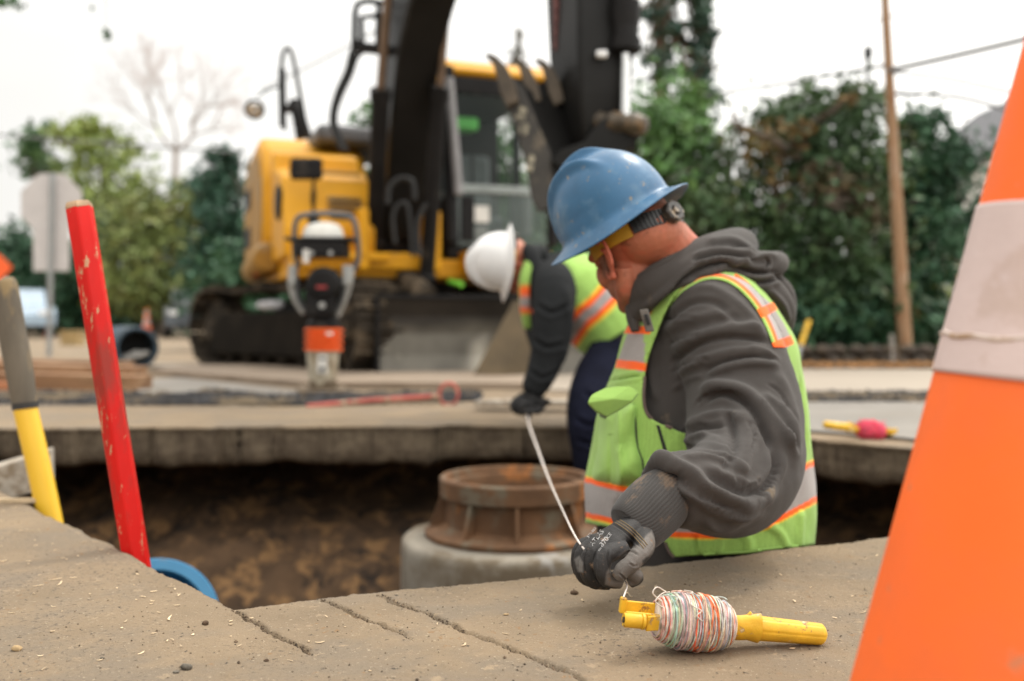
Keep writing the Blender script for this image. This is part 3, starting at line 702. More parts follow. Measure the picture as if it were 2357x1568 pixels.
sculpt(me, [(l_, w_, a_ * 1.5, k_) for l_, w_, a_, k_ in [([(1465, 735), (1520, 690), (1600, 625), (1660, 608), (1740, 628), (1800, 625)], 8, .011, 'c'),
            ([(1590, 600), (1650, 585), (1700, 590), (1740, 600)], 7, .009, 'c'),
            ([(1620, 560), (1680, 552), (1720, 570), (1745, 590)], 9, .006, 'r'),
            ([(1600, 640), (1680, 610), (1745, 592), (1800, 590)], 6, .007, 'r'),
            ([(1690, 640), (1750, 650), (1800, 640)], 7, .010, 'c'),
            ([(1710, 700), (1770, 720), (1800, 760)], 9, .008, 'c'),
            ([(1650, 650), (1720, 672), (1780, 720), (1812, 770)], 8, .008, 'r'),
            ([(1760, 660), (1800, 700), (1815, 745)], 7, .007, 'r'),
            ([(1480, 720), (1540, 668), (1610, 640)], 7, .007, 'r'),
            ([(1756, 592), (1768, 606), (1756, 622)], 4, .006, 'c')]])
relax(me, 1)
mobj('hood', me, M_HOOD, P1)
zb = MB(); zb.tube([W(1452, 650, 1.995), W(1452, 690, 1.985), W(1456, 730, 1.98), W(1462, 762, 1.97)], [.010, .012, .013, .008], 12, 5, flat=1.0)
zb.build('collar_edge', M_HOOD, P1)
zb = MB(); zb.tube([W(1451, 650, 1.985), W(1485, 632, 1.945), W(1530, 604, 1.935), W(1575, 578, 1.955), W(1606, 560, 1.985)], [.008, .0085, .009, .009, .007], 12, 5); zb.build('collar_top', M_HOOD, P1)
zb = MB()
for i in range(27): zb.box(W(1444.5 + .1 * i + .003 * i * i, 648 + i * 3.9, 1.978), (.0016, 0, 0), (0, .002, 0), (0, 0, .0012))
zb.build('zip_teeth', mat('brass', (.35, .22, .07), .35, .9), P1, smooth=False)
# the vest strap over the near shoulder
SO = smooth_line([(1424, 852), (1436, 800), (1452, 756), (1476, 716), (1512, 674), (1552, 642), (1598, 622), (1645, 613), (1692, 622), (1738, 656), (1778, 708), (1804, 760), (1816, 800)], 5)
SI = smooth_line([(1486, 860), (1496, 815), (1514, 762), (1538, 713), (1570, 674), (1606, 651), (1645, 643), (1688, 658), (1728, 696), (1760, 748), (1780, 800)], 5)
th_ = bvh_of(bpy.data.objects['hoodie'].data)
sp_ = patch(np.vstack([SO, SI[::-1]]).tolist(), th_, .007, 2.2, 5, .003)
mid = lambda k: [tuple(SI[i] * (1 - k) + SO[min(len(SO) - 1, int(i * len(SO) / len(SI)))] * k) for i in range(len(SI))]
ln = lambda k, i0, i1: mid(k)[i0:i1]
NI = len(SI); lay = [(bandpoly(ln(.62, 0, 27), 24), SIL, 0), (bandpoly(ln(.12, 0, NI), 7), GREEN, 0), (bandpoly(ln(.27, 4, 30), 3.2), ORG, 0), (bandpoly(ln(.6, NI - 22, NI), 20), SIL, 0), (bandpoly(ln(.12, NI - 26, NI), 8), GREEN, 0), (bandpoly(ln(.34, NI - 26, NI), 3.4), ORG, 0),
  ([(1444, 752), (1506, 752), (1500, 772), (1436, 770)], ORG, 0), ([(1418, 828), (1494, 834), (1490, 858), (1414, 850)], ORG, 0), ([(1742, 712), (1782, 696), (1792, 714), (1752, 732)], ORG, 0), ([(1776, 790), (1816, 772), (1826, 792), (1782, 810)], ORG, 0)]
paint(sp_, GREEN, lay, 1.6); mobj('vest_strap', sp_, M_VEST, P1)
# trousers, boots
tb = MB(); tb.loft([(W(1610, 1215, YC), (.205, 0, 0), (0, .18, 0)), (W(1610, 1300, YC), (.20, 0, 0), (0, .185, 0)), (Vector((.40, 2.1, -.25)), (.16, 0, 0), (0, .17, 0))], 32, 4)
for sY in (2.0, 2.22): tb.tube([(.39, 2.09, -.12), (.40, sY, -.3), (.42, sY + .02, -.55), (.46, sY + .03, -.9)], [.13, .105, .085, .075], 20, 4)
me = union(tb, .008, 5); displace(me, 6, .008, 4); mobj('trousers', me, M_BLACK, P1)
for sY in (2.02, 2.25):
    b = MB(); b.tube([(.47, sY, -.82), (.47, sY, -.93), (.42, sY, -.965), (.30, sY + .02, -.975)], [.06, .06, .055, .04], 16, 4); b.build('boot', M_BOOT, P1)
# ---- vest
vb = MB(); vb.loft(torso_rings(.004, 1360), 260, 26)
me = vb.mesh('vest')
displace(me, 3.2, .0045, 9, 2); displace(me, 13, .0012, 10, 2)
VF = [([(1420, 1165), (1430, 1100), (1425, 1020)], 9, .006, 'r'), ([(1700, 1215), (1720, 1245), (1722, 1275)], 8, .008, 'r'), ([(1745, 1200), (1790, 1225), (1812, 1275)], 7, .009, 'r'),
      ([(1660, 1215), (1650, 1280)], 8, .006, 'r'), ([(1600, 1230), (1610, 1290)], 9, .006, 'c'), ([(1835, 860), (1846, 960), (1850, 1060)], 6, .005, 'c'),
      ([(1400, 880), (1450, 870), (1480, 865)], 6, .005, 'c'), ([(1840, 1170), (1835, 1275)], 7, .007, 'r'), ([(1500, 1050), (1495, 1130), (1470, 1180)], 8, .006, 'r')]
sculpt(me, VF)
OUT = [(1300, 1250 - 50), (1352, 1203), (1420, 1216), (1520, 1212), (1531, 1250), (1549, 1281), (1600, 1278), (1660, 1274), (1720, 1271), (1770, 1263), (1870, 1253), (1990, 1240), (1990, 500), (1300, 500)]
cut(me, OUT, True, near=False)
ARM = [(1645, 640), (1600, 648), (1562, 672), (1534, 715), (1512, 770), (1494, 820), (1484, 870), (1483, 920), (1492, 955), (1515, 973), (1545, 985), (1580, 998), (1680, 1010), (1760, 980), (1800, 920), (1802, 860), (1785, 800), (1762, 745), (1730, 695), (1690, 655)]
ARM = smooth_line(ARM + [ARM[0]], 5)[:-1]
cut(me, ARM.tolist(), False, near=True)
LOW = [(1330, 1140), (1365, 1148), (1430, 1164), (1500, 1182), (1580, 1192), (1660, 1192), (1740, 1175), (1800, 1145), (1862, 1112), (1900, 1095)]
FS = [(1446, 850), (1458, 800), (1480, 745), (1512, 685), (1548, 645), (1595, 622)]
BS = [(1690, 640), (1738, 680), (1772, 735), (1800, 800)]
lay = []
def strap(line, silv, org, bd):
    lay.append((bandpoly(line, org + bd), YBD, 0)); lay.append((bandpoly(line, org), ORG, 0)); lay.append((bandpoly(line, silv), SIL, 0))
strap(LOW, 33, 45, 3)
# front strap: green, orange line, silver
lay.append(([(1424, 835), (1447, 772), (1472, 720), (1500, 676), (1530, 648), (1548, 655), (1522, 690), (1502, 735), (1488, 790), (1484, 858), (1424, 845)], SIL, 1))
lay.append((bandpoly([(1492, 790), (1500, 745), (1520, 700), (1548, 660), (1585, 636)], 9), GREEN, 1))
lay.append((bandpoly([(1484, 770), (1494, 732), (1512, 694), (1540, 652)], 3.2), ORG, 1))
lay.append(([(1448, 752), (1503, 752), (1500, 771), (1440, 768)], ORG, 1)); lay.append(([(1424, 828), (1490, 836), (1487, 855), (1420, 848)], ORG, 1))
lay.append(([(1452, 748), (1478, 708), (1496, 724), (1486, 752)], GREEN, 1))
# back strap
lay.append(([(1715, 655), (1770, 700), (1800, 745), (1822, 790), (1800, 810), (1775, 760), (1745, 705), (1705, 668)], SIL, 1))
lay.append((bandpoly([(1668, 634), (1705, 655), (1738, 690), (1762, 728)], 8), GREEN, 1)); lay.append((bandpoly([(1690, 636), (1722, 660), (1752, 698)], 3.2), ORG, 1))
lay.append(([(1742, 712), (1776, 698), (1786, 714), (1752, 732)], ORG, 1)); lay.append(([(1782, 786), (1816, 774), (1824, 792), (1790, 806)], ORG, 1))
tree_v = bvh_of(me)
paint(me, GREEN, lay, 1.6)
vest = mobj('vest', me, M_VEST, P1); vest['label'] = 'green safety vest with orange and silver tape'
sm = vest.modifiers.new('t', 'SOLIDIFY'); sm.thickness = .0035; sm.offset = 1
def piping(line, r, m, name='vest_binding', off=.003, sub=6, tree=None):
    L = smooth_line(line, sub); P = []; o = Vector((0, 0, H)); tree = tree or tree_v; lastd = None
    for q in L:
        d = (W(q[0], q[1], 1) - o).normalized(); hit = tree.ray_cast(o, d, 9)
        if hit[0] is None:
            if lastd is None: continue
            hp = o + d * lastd
        else: hp = hit[0]; lastd = hit[3]
        P.append(hp - d * off)
    b = MB(); b.tube(P, r, 8); return b.build(name, m, P1)
M_BIND = mat('binding', (.11, .075, .06), .8, var=.2, scale=30)
tree_h = bvh_of(bpy.data.objects['hoodie'].data)
piping(ARM[28:62], .0032, M_BIND) if False else None
piping([(1512, 772), (1494, 822), (1484, 870), (1482, 922), (1492, 956), (1518, 974), (1550, 987), (1572, 995)], .0034, M_BIND)
piping([(1531, 1248), (1540, 1270), (1551, 1283)], .003, M_BIND)
piping([(1551, 1281), (1600, 1278), (1660, 1274), (1720, 1271), (1770, 1263), (1860, 1254)], .0026, mat('hem', GREEN, .7))
# straps and pockets
for poly, th, mt, nm in (([(1510, 978), (1518, 979), (1540, 1050), (1532, 1056)], .003, M_BLACK, 'side_strap'),):
    mobj(nm, patch(poly, tree_v, th, 2, 3, .004), mt, P1)
M_POCK = mat('pocket_cloth', (.31, .52, .105), .75, var=.12, scale=12, bump=.5, bscale=350, sheen=.2, spots=((.45, .50, .12), 9, .6, .15))
bag = smooth_line([(1374, 950), (1400, 938), (1459, 929), (1463, 975), (1467, 1028), (1480, 1066), (1476, 1106), (1440, 1117), (1400, 1114), (1362, 1101), (1364, 1060), (1371, 1020), (1374, 950)], 4)[:-1].tolist()
foldsx = lambda x, y: .006 * math.exp(-((x - 1425 - (y - 1000) * .05) / 6) ** 2) + .004 * math.sin(y * .06 + x * .1) * .6 - .005 * math.exp(-((x - 1405) / 5) ** 2) * (y > 1000)
mobj('pocket', patch(bag, tree_v, .034, 2.5, 13, .003, extra=foldsx), M_POCK, P1)
tree_p = bvh_of(bpy.data.objects['pocket'].data)
flap = [(1353, 927), (1358, 914), (1364, 907), (1392, 893), (1420, 889), (1451, 889), (1464, 897), (1469, 905), (1455, 923), (1424, 943), (1396, 958), (1372, 946)]
fb = MB(); hy = lambda x, y: 1.80 + .05 * (x - 1353) / 116 - .012 * math.exp(-((y - 925) / 20) ** 2)
cen = W(1412, 918, hy(1412, 918) - .008); N = len(flap); fv = [cen] + [W(x, y, hy(x, y)) for x, y in flap] + [W(1412, 918, hy(1412, 918) + .006)] + [W(x, y + 4, hy(x, y) + .008) for x, y in flap]
fb.add(fv, [(0, 1 + i, 1 + (i + 1) % N) for i in range(N)] + [(N + 1, N + 2 + (i + 1) % N, N + 2 + i) for i in range(N)] + [(1 + i, N + 2 + i, N + 2 + (i + 1) % N, 1 + (i + 1) % N) for i in range(N)])
fo = fb.build('pocket_flap', M_POCK, P1, smooth=False); sb = fo.modifiers.new('s', 'BEVEL'); sb.width = .002; sb.segments = 3
piping([(1459, 929), (1464, 975), (1468, 1028), (1480, 1066), (1478, 1100)], .0028, M_BLACK, 'pocket_zip')
piping([(1360, 940), (1378, 953), (1396, 962)], .0024, M_BLACK, 'pocket_edge', off=.03)
b = MB(); q = W(1489, 738, 1.86)
b.box(q, Vector((.008, 0, .001)), (0, .003, 0), Vector((-.006, 0, .021)))
b.build('mic_tab', mat('tab', (.12, .105, .09), .6, var=.2), P1, bevel=.002)
b = MB(); b.box(W(1490, 736, 1.852), Vector((.0032, 0, .0005)), (0, .003, 0), Vector((-.003, 0, .010))); b.build('tab_slot', M_BLACK, P1, bevel=.001)

# ---- glove
def glove_mesh():
    g = MB()
    g.loft([(W(1468, 1206, 1.51), Vector((.021, .0, .024)), Vector((-.01, .030, .008))), (W(1440, 1226, 1.49), Vector((.025, 0, .029)), Vector((-.01, .032, .008))),
            (W(1405, 1248, 1.465), Vector((.026, .0, .032)), Vector((-.008, .036, .006))), (W(1372, 1268, 1.455), Vector((.022, 0, .030)), Vector((-.008, .040, .004))), (W(1352, 1280, 1.455), Vector((.014, 0, .022)), Vector((-.004, .034, .002)))], 28, 4)
    def fin(pts, r): g.tube([W(*p) for p in pts], r, 14, 4)
    fin([(1440, 1262, 1.435), (1395, 1278, 1.418), (1386, 1310, 1.410), (1398, 1334, 1.412), (1428, 1338, 1.420)], [.0125, .0135, .0122, .0115, .0105])
    fin([(1415, 1250, 1.45), (1364, 1272, 1.436), (1352, 1312, 1.432), (1366, 1337, 1.436), (1402, 1342, 1.445)], [.0125, .0132, .0120, .0112, .010])
    fin([(1400, 1245, 1.47), (1347, 1268, 1.458), (1338, 1306, 1.455), (1350, 1332, 1.46), (1385, 1338, 1.468)], [.0125, .0128, .0115, .0108, .010])
    fin([(1390, 1240, 1.49), (1342, 1258, 1.482), (1330, 1290, 1.480), (1338, 1318, 1.484), (1366, 1326, 1.49)], [.0115, .0118, .0108, .010, .009])
    fin([(1478, 1232, 1.475), (1482, 1262, 1.43), (1456, 1294, 1.402), (1434, 1312, 1.398), (1424, 1328, 1.402)], [.018, .0155, .0125, .0115, .0105])
    fin([(1440, 1310, 1.412), (1456, 1318, 1.408), (1466, 1330, 1.412), (1450, 1340, 1.418)], [.0100, .0105, .0100, .009])
    return union(g, .0014, 4)
gm = glove_mesh()
sculpt(gm, [([(1374, 1262), (1369, 1290), (1372, 1330), (1382, 1344)], 3, .0022, 'c'), ([(1352, 1262), (1344, 1290), (1350, 1325)], 3, .0022, 'c'), ([(1400, 1262), (1399, 1290), (1408, 1325)], 3.5, .002, 'c'),
            ([(1470, 1280), (1450, 1270), (1420, 1290)], 4, .0018, 'c'), ([(1448, 1296), (1460, 1304), (1468, 1300)], 3, .0018, 'c'), ([(1425, 1320), (1436, 1330), (1440, 1340)], 3, .003, 'c'),
            ([(1400, 1195), (1440, 1215), (1485, 1258)], 3, .0014, 'r'), ([(1395, 1200), (1435, 1222), (1478, 1266)], 3, .0014, 'c')])
displace(gm, 40, .0006, 2, 3)
paint(gm, (.015, .013, .012), [([(1500, 1222), (1512, 1250), (1500, 1275), (1478, 1290), (1484, 1320), (1470, 1346), (1430, 1356), (1392, 1346), (1396, 1318), (1412, 1290), (1440, 1268), (1474, 1252), (1488, 1232)], (.115, .10, .087), 0),
    ([(1322, 1288), (1333, 1280), (1341, 1294), (1342, 1318), (1330, 1316)], (.15, .14, .13), 0)], 5)
M_GLOVE = mat('glove_knit', (1, 1, 1), .62, attr=True, var=.15, scale=50, bump=.6, bscale=700, spots=((.15, .09, .05), 34, .62, .06), spots2=((.11, .07, .045), 75, .62, .05))
glove = mobj('glove', gm, M_GLOVE, P1); glove['label'] = 'dirty black work glove closed into a fist'
gtree = bvh_of(gm)
for i, (o1, o2) in enumerate([((1404, 1184), (1496, 1262)), ((1400, 1188), (1492, 1266)), ((1396, 1192), (1488, 1270))]):
    L = [(o1[0] + (o2[0] - o1[0]) * t + 6 * math.sin(t * 3.14), o1[1] + (o2[1] - o1[1]) * t - 6 * math.sin(t * 3.14)) for t in np.linspace(.08, .92, 14)]
    piping(L, .0007, mat('stitch%d' % i, (.16, .11, .05), .8), 'cuff_stitching', .0008, 2, gtree)
def lettering(txt, px, py, size, ang, name='printed_text'):
    cu = bpy.data.curves.new('t', 'FONT'); cu.body = txt; cu.size = size; cu.align_x = 'CENTER'; cu.align_y = 'CENTER'; cu.resolution_u = 3
    o = bpy.data.objects.new('t', cu); COL.objects.link(o); dg = bpy.context.evaluated_depsgraph_get(); dg.update(); me = bpy.data.meshes.new_from_object(o.evaluated_get(dg)); bpy.data.objects.remove(o)
    ca, sa = math.cos(ang), math.sin(ang); ok = True
    for v in me.vertices:
        x = px + v.co.x * ca + v.co.y * sa; y = py + v.co.x * sa - v.co.y * ca
        oo = Vector((0, 0, H)); d = (W(x, y, 1) - oo).normalized(); hit = gtree.ray_cast(oo, d, 3)
        v.co = (hit[0] if hit[0] else oo + d * 1.45) - d * .0009
    return mobj(name, me, M_INK, glove, False)
M_INK = mat('print_ink', (.42, .41, .40), .7, var=.3, scale=300)
A = R(-52)
lettering('ATLAS', 1374, 1238, 15, A); lettering('370', 1391, 1247, 16, A); lettering('CE', 1402, 1233, 11, A); lettering('370-8BS', 1362, 1226, 9, A); lettering('size 8', 1382, 1262, 7, A)
# the far glove, out of sight behind him
g2 = gm.copy(); c2 = get_co(g2); c2 = c2 - c2.mean(0) + np.array([.26, 2.1, .06]); set_co(g2, c2); mobj('glove', g2, M_GLOVE, P1)
# ------------------------------------------------------------------ things round the pit
def frame_m(origin, ax, up=(0, 0, 1)):
    a = Vector(ax).normalized(); u = Vector(up); u = (u - a * u.dot(a)).normalized(); s_ = u.cross(a)
    M = Matrix((a, s_, u)).transposed().to_4x4(); M.translation = origin; return M
M_WY = mat('winder_plastic', (.70, .41, .025), .45, spec=.35, var=.12, scale=40, spots=((.26, .14, .045), 48, .575, .05), spots2=((.85, .68, .34), 24, .585, .08), bump=.3, bscale=160)
def winder(M, palette, name, label, seed, nloop=92, ball=.93):
    t = thing(name, label, 'string winder', M.translation); rr = np.random.default_rng(seed)
    b = MB(); rs = []                                            # fluted handle
    for i in range(30):
        q = i / 29; x = .083 + q * .098; r = .0158 - .0022 * q; r *= math.sin(min(1, (1 - q) * 9 + .25) * math.pi / 2)
        rs.append([Vector((x, math.cos(2 * math.pi * j / 64) * r * (1 - .055 * max(0, math.cos(2 * math.pi * j / 64 * 6)) ** 6), math.sin(2 * math.pi * j / 64) * r * (1 - .055 * max(0, math.cos(2 * math.pi * j / 64 * 6)) ** 6))) for j in range(64)])
    b.rings(rs); xf(b, M); b.build('handle', M_WY, t)
    b = MB(); rs = []                                            # cupped guard between handle and string
    for x, r, cut_ in ((.052, .0165, 1), (.060, .0175, 1), (.072, .0160, .9), (.086, .0185, .8), (.0865, .0170, .8), (.074, .0145, .9), (.060, .0150, 1), (.053, .014, 1)):
        rs.append([Vector((x + .0 * cut_, math.cos(a) * r, math.sin(a) * r + (.004 if math.sin(a) > .6 and x > .07 else 0))) for a in np.linspace(math.pi * .62, math.pi * 2.16, 28)])
    n = 28; vs = [p for r_ in rs for p in r_]; fs = [(i * n + j, i * n + j + 1, ((i + 1) % 8) * n + j + 1, ((i + 1) % 8) * n + j) for i in range(8) for j in range(n - 1)] + [tuple(i * n for i in range(8)), tuple(i * n + n - 1 for i in range(8))]
    b.add(vs, fs); xf(b, M); g_ = b.build('guard', M_WY, t)
    b = MB(); b.add([Vector(p) for p in ((.058, -.012, .004), (.092, -.014, .002), (.072, -.006, .0225), (.058, .0, .004), (.092, .0, .002), (.075, .002, .021))], [(0, 1, 2), (5, 4, 3), (0, 2, 5, 3), (1, 4, 5, 2), (0, 3, 4, 1)]); b.box((.062, 0, 0), (.014, 0, 0), (0, .008, 0), (0, 0, .006)); xf(b, M); b.build('brace', M_WY, t, bevel=.0012)
    b = MB()                                                     # spool frame: two rails and the nose
    b.box((-.066, .011, .009), (.028, 0, .0), (0, .0022, 0), (0, 0, .0075)); b.box((-.066, -.011, .0), (.028, 0, 0), (0, .0022, 0), (0, 0, .0085))
    b.box((-.092, .011, .010), (.004, 0, 0), (0, .0045, 0), (0, 0, .010)); b.box((-.060, 0, .002), (.022, 0, 0), (0, .011, 0), (0, 0, .002))
    b.box((0, 0, 0), (.075, 0, 0), (0, .005, 0), (0, 0, .004))
    b.box((-.053, -.013, -.002), (.013, 0, .002), (0, .003, 0), (0, 0, .0095)); xf(b, M); b.build('spool_frame', M_WY, t, bevel=.0014)
    b = MB(); b.lathe((-.096, -.013, -.002), (1, 0, 0), [(.0035, .001), (.0080, 0), (.0092, .002), (.0092, .022), (.0084, .023), (.0100, .0235), (.0100, .027), (.008, .028)], 24); xf(b, M); b.build('nose', M_WY, t)
    b = MB(); b.lathe((-.0965, -.013, -.002), (1, 0, 0), [(.0005, 0), (.0042, 0), (.0042, .0012), (.0005, .0012)], 6); xf(b, M); b.build('nose_socket', M_BLACKP, t)
    b = MB(); cols = []                                          # the wound line
    def prof(x): u = min(1, abs(x + .001) / .0545); return (.0135 + .0225 * (1 - u ** 2.3) ** .6) * ball
    core = MB(); core.rings([[Vector((x, math.cos(a) * (prof(x) - .0016), math.sin(a) * (prof(x) - .0016))) for a in np.linspace(0, 2 * math.pi, 40, endpoint=False)] for x in np.linspace(-.050, .049, 30)]); b.add(core.v, core.f); cols += [palette[0]] * len(core.v)
    for i in range(nloop):
        x0 = -.050 + .100 * ((i * 37 % nloop) / nloop) + rr.normal() * .001; tilt = rr.normal() * .0050 * (1.8 if rr.random() < .12 else 1); tilt *= max(.15, 1 - abs(x0) / .053); ph = rr.uniform(0, 6.28); lay = rr.uniform(0, 1) ** 1.3 * .0034; K = 54; P = []
        for k in range(K):
            a = 2 * math.pi * k / K; x = x0 + tilt * math.sin(a + ph) + .0006 * math.sin(3 * a + ph * 2); x = max(-.0535, min(.0525, x)); r = prof(x) + lay + .0003 * math.sin(5 * a + ph)
            P.append(Vector((x, math.cos(a) * r, math.sin(a) * r)))
        c_ = palette[int(rr.choice(len(palette), p=[.46, .24, .2, .10] if abs(x0 - .004) > .014 else [.28, .26, .1, .36]))]; rs = []
        for k in range(K):
            tg = (P[(k + 1) % K] - P[k - 1]).normalized(); o1 = P[k].copy(); o1.x = 0; o1.normalize(); o2 = tg.cross(o1)
            rs.append([P[k] + (o1 * math.cos(j * math.pi / 3) + o2 * math.sin(j * math.pi / 3)) * .00105 for j in range(6)])
        n0 = len(b.v); b.rings(rs, False, True); cols += [tuple(q * rr.uniform(.8, 1.15) for q in c_)] * (len(b.v) - n0)
    for _ in range(7):
        a_ = rr.uniform(.2, 2.9); x_ = rr.uniform(-.042, .035); r_ = prof(x_) + .0030; h_ = rr.uniform(.0008, .0035); lpp = [(x_ + rr.normal() * .006 + k * .002, math.cos(a_ + k * .16) * (r_ + h_ * math.sin(k * math.pi / 4)), math.sin(a_ + k * .16) * (r_ + h_ * math.sin(k * math.pi / 4))) for k in range(5)]; n0 = len(b.v); b.tube(lpp, .0009, 6, 4); cols += [palette[int(rr.integers(3))]] * (len(b.v) - n0)
    for lp in ([(-.048, -.010, .024), (-.062, -.012, .034), (-.056, -.006, .041), (-.044, 0, .036), (-.040, .004, .034)], [(-.046, -.016, .018), (-.060, -.02, .026), (-.050, -.012, .035), (-.038, -.004, .036)]):
        n0 = len(b.v); b.tube(lp, .0008, 6, 6); cols += [palette[0]] * (len(b.v) - n0)
    xf(b, M); me = b.mesh('wound_string'); at = me.color_attributes.new('col', 'FLOAT_COLOR', 'POINT'); at.data.foreach_set('color', np.c_[np.array(cols), np.ones(len(cols))].ravel())
    mobj('wound_string', me, M_TWINE, t); return t
M_TWINE = mat('twine', (1, 1, 1), .85, attr=True, var=.35, scale=90, bump=.9, bscale=900, spots=((.30, .24, .17), 30, .60, .1))
A0, B0 = W(1430, 1417, 1.262), W(1910, 1463, 1.302)
winder(frame_m(W(1596, 1432, 1.275), B0 - A0), [(.74, .66, .57), (.72, .46, .36), (.48, .54, .49), (.78, .18, .07)], 'string_winder', 'yellow line winder wound with white and orange string, on the near road under the fist', 3)
winder(frame_m(W(2003, 992, 3.62) + Vector((0, 0, .002)), Vector((-.3, -.04, .04))), [(.80, .06, .14), (.85, .20, .28), (.75, .05, .10), (.9, .1, .15)], 'string_winder', 'yellow line winder with bright pink string, on the slab across the pit', 4, 60, .95)
# ---- the string
sb_ = MB(); sb_.tube([W(1211, 930, 3.86), W(1217, 975, 3.7), W(1238, 1035, 3.0), W(1262, 1100, 2.35), W(1293, 1170, 1.85), W(1331, 1246, 1.475), W(1380, 1300, 1.46), W(1430, 1330, 1.43), W(1443, 1348, 1.405), W(1439, 1364, 1.37), W(1433, 1384, 1.285), W(1440, 1400, 1.275)],
                    [.0036, .0036, .0032, .0026, .0021, .0016, .0014, .0012, .0012, .0012, .0012, .0012], 8, 8)
tag(sb_.build('string', mat('white_string', (.62, .55, .50), .85, var=.2, scale=60, spots=((.62, .22, .13), 5, .60, .1))), 'white string stretched between the gloved hands of both workers', 'string')

# ---- traffic cone close to the camera
M_CONE = mat('cone_orange', (1.0, .165, .022), .6, spec=.3, var=.05, scale=6, spots=((.80, .15, .04), 4, .5, .25), spots2=((.62, .20, .09), 22, .64, .08), bump=.15, bscale=80)
M_BAND = mat('reflective_collar', (.60, .47, .44), .55, var=.08, scale=9, spots=((.46, .32, .26), 12, .60, .12), spots2=((.68, .57, .54), 6, .52, .2), bump=.3, bscale=70)
def traffic_cone(base, ax, s, label, bands, group=None, n=96, lumpy=False):
    t = thing('traffic_cone', label, 'traffic cone', base, group); ax = Vector(ax).normalized()
    rad = lambda h: .137 - .1555 * h
    b = MB(); b.lathe(base, ax, [(rad(.03) * s + .02 * s, .028 * s), (rad(.035) * s, .036 * s)] + [(rad(h) * s, h * s) for h in np.linspace(.05, .68, 18)] + [(.029 * s, .70 * s), (.022 * s, .705 * s), (.020 * s, .66 * s)], n); b.build('cone_body', M_CONE, t)
    u = ax.orthogonal().normalized(); u = (Vector((1, 0, 0)) - ax * ax.x).normalized(); v = ax.cross(u)
    b = MB(); b.box(Vector(base) + ax * .015 * s, u * .178 * s, v * .178 * s, ax * .014 * s); b.build('base', M_CONE if not lumpy else mat('cone_base', (.03, .03, .03), .8), t, bevel=.006 * s)
    for h0, h1 in bands:
        b = MB(); b.lathe(base, ax, [(rad(h0) * s - .001, h0 * s)] + [(rad(h) * s + .0022 * s, h * s) for h in np.linspace(h0, h1, 40)] + [(rad(h1) * s - .001, h1 * s)], n); me = b.mesh()
        if lumpy: displace(me, 4, .0012, 3, 2)
        o = mobj('reflective_band', me, M_BAND, t)
        if lumpy:                                                        # lifted seam of the collar
            hs = h0 + (h1 - h0) * .225; b = MB(); rs = []
            for j in range(n + 1):
                a = 2 * math.pi * j / n; d = u * math.cos(a) + v * math.sin(a); hh = hs + .0016 * math.sin(a * 3) + .001 * math.sin(a * 11); r0 = rad(hh) * s + .001
                rs.append([Vector(base) + ax * (hh + dz) * s + d * (r0 + dr) for dz, dr in ((-.003, .001), (-.0015, .0026), (.0010, .0028), (.0022, .001))])
            b.rings(rs, False); b.build('collar_seam', mat('collar_edge', (.62, .51, .45), .7, var=.15, scale=40, spots=((.40, .25, .14), 50, .5, .1)), o)
    return t
AX = Vector((math.sin(R(5.6)), .0, math.cos(R(5.6))))
# axis passes the measured left edge at the collar
Yk = .85; zb_ = .371; xl = .3650; hb = .30
ctr = Vector((xl + (.137 - .1555 * .372) * 1.02, Yk, zb_)); base = ctr - AX * .372
traffic_cone(base, AX, 1.0, 'large orange traffic cone with pinkish reflective collar, close by beside the pit', [(.372, .519)], lumpy=True)

# ---- red bar, yellow shaft
M_REDP = mat('worn_red_paint', (.58, .008, .005), .45, spec=.25, var=.14, scale=14, stretch=(1, 1, .28), spots=((.50, .28, .16), 78, .612, .03), spots2=((.30, .03, .02), 9, .55, .1), bump=.4, bscale=90)
def bar(p0, p1, r, n, m, name, label, cat, chamfer=True):
    t = (p1 - p0).normalized(); u = Vector((1, 0, 0)); u = (u - t * u.dot(t)).normalized(); v = t.cross(u); L = (p1 - p0).length
    b = MB(); pr = [(r * .78, 0), (r * .95, .004), (r, .010)] + [(r, L * k / 12) for k in range(1, 12)] + [(r, L - .005), (r * .9, L)]
    b.rings([[p0 + t * h + (u * math.cos(2 * math.pi * (j + .32) / n) + v * math.sin(2 * math.pi * (j + .32) / n)) * q for j in range(n)] for q, h in pr])
    o = b.build(name, m, None, auto=30); tag(o, label, cat)
    mo = o.modifiers.new('b', 'BEVEL'); mo.width = .003; mo.segments = 2; mo.limit_method = 'ANGLE'; mo.angle_limit = R(25); return o
rb_ = bar(W(181, 468, 1.86), W(330, 1390, 1.86), .0258, 6, M_REDP, 'hexagonal_bar', 'chipped red hexagonal bar leaning upright out of the pit', 'bar')
sub_ = MB(); sub_.lathe(W(180.6, 466, 1.86), W(330, 1390, 1.86) - W(181, 468, 1.86), [(.001, -.002), (.021, -.001), (.0245, .004), (.0262, .010), (.0250, .0125)], 6)
sub_.build('bare_end', mat('bare_wood', (.38, .25, .15), .8, var=.3, scale=60), rb_, smooth=False)
tool = thing('tool_handle', 'yellow shaft with dirty grey grip standing in the pit at the far left', 'tool handle', W(118, 1300, 2.35))
b = MB(); b.tube([W(58, 940, 2.35), W(86, 1060, 2.35), W(112, 1180, 2.35), W(150, 1370, 2.35)], [.0268] * 4, 28, 4); b.build('shaft', mat('yellow_fibreglass', (.83, .50, .035), .38, var=.05, scale=5, spots=((.55, .33, .05), 30, .64, .05)), tool)
b = MB(); b.tube([W(7, 643, 2.35), W(9, 646, 2.35), W(12, 660, 2.35), W(26, 750, 2.35), W(44, 850, 2.35), W(57, 932, 2.35), W(58, 938, 2.35)], [.006, .020, .0275, .0305, .0305, .0275, .0285], 28, 5)
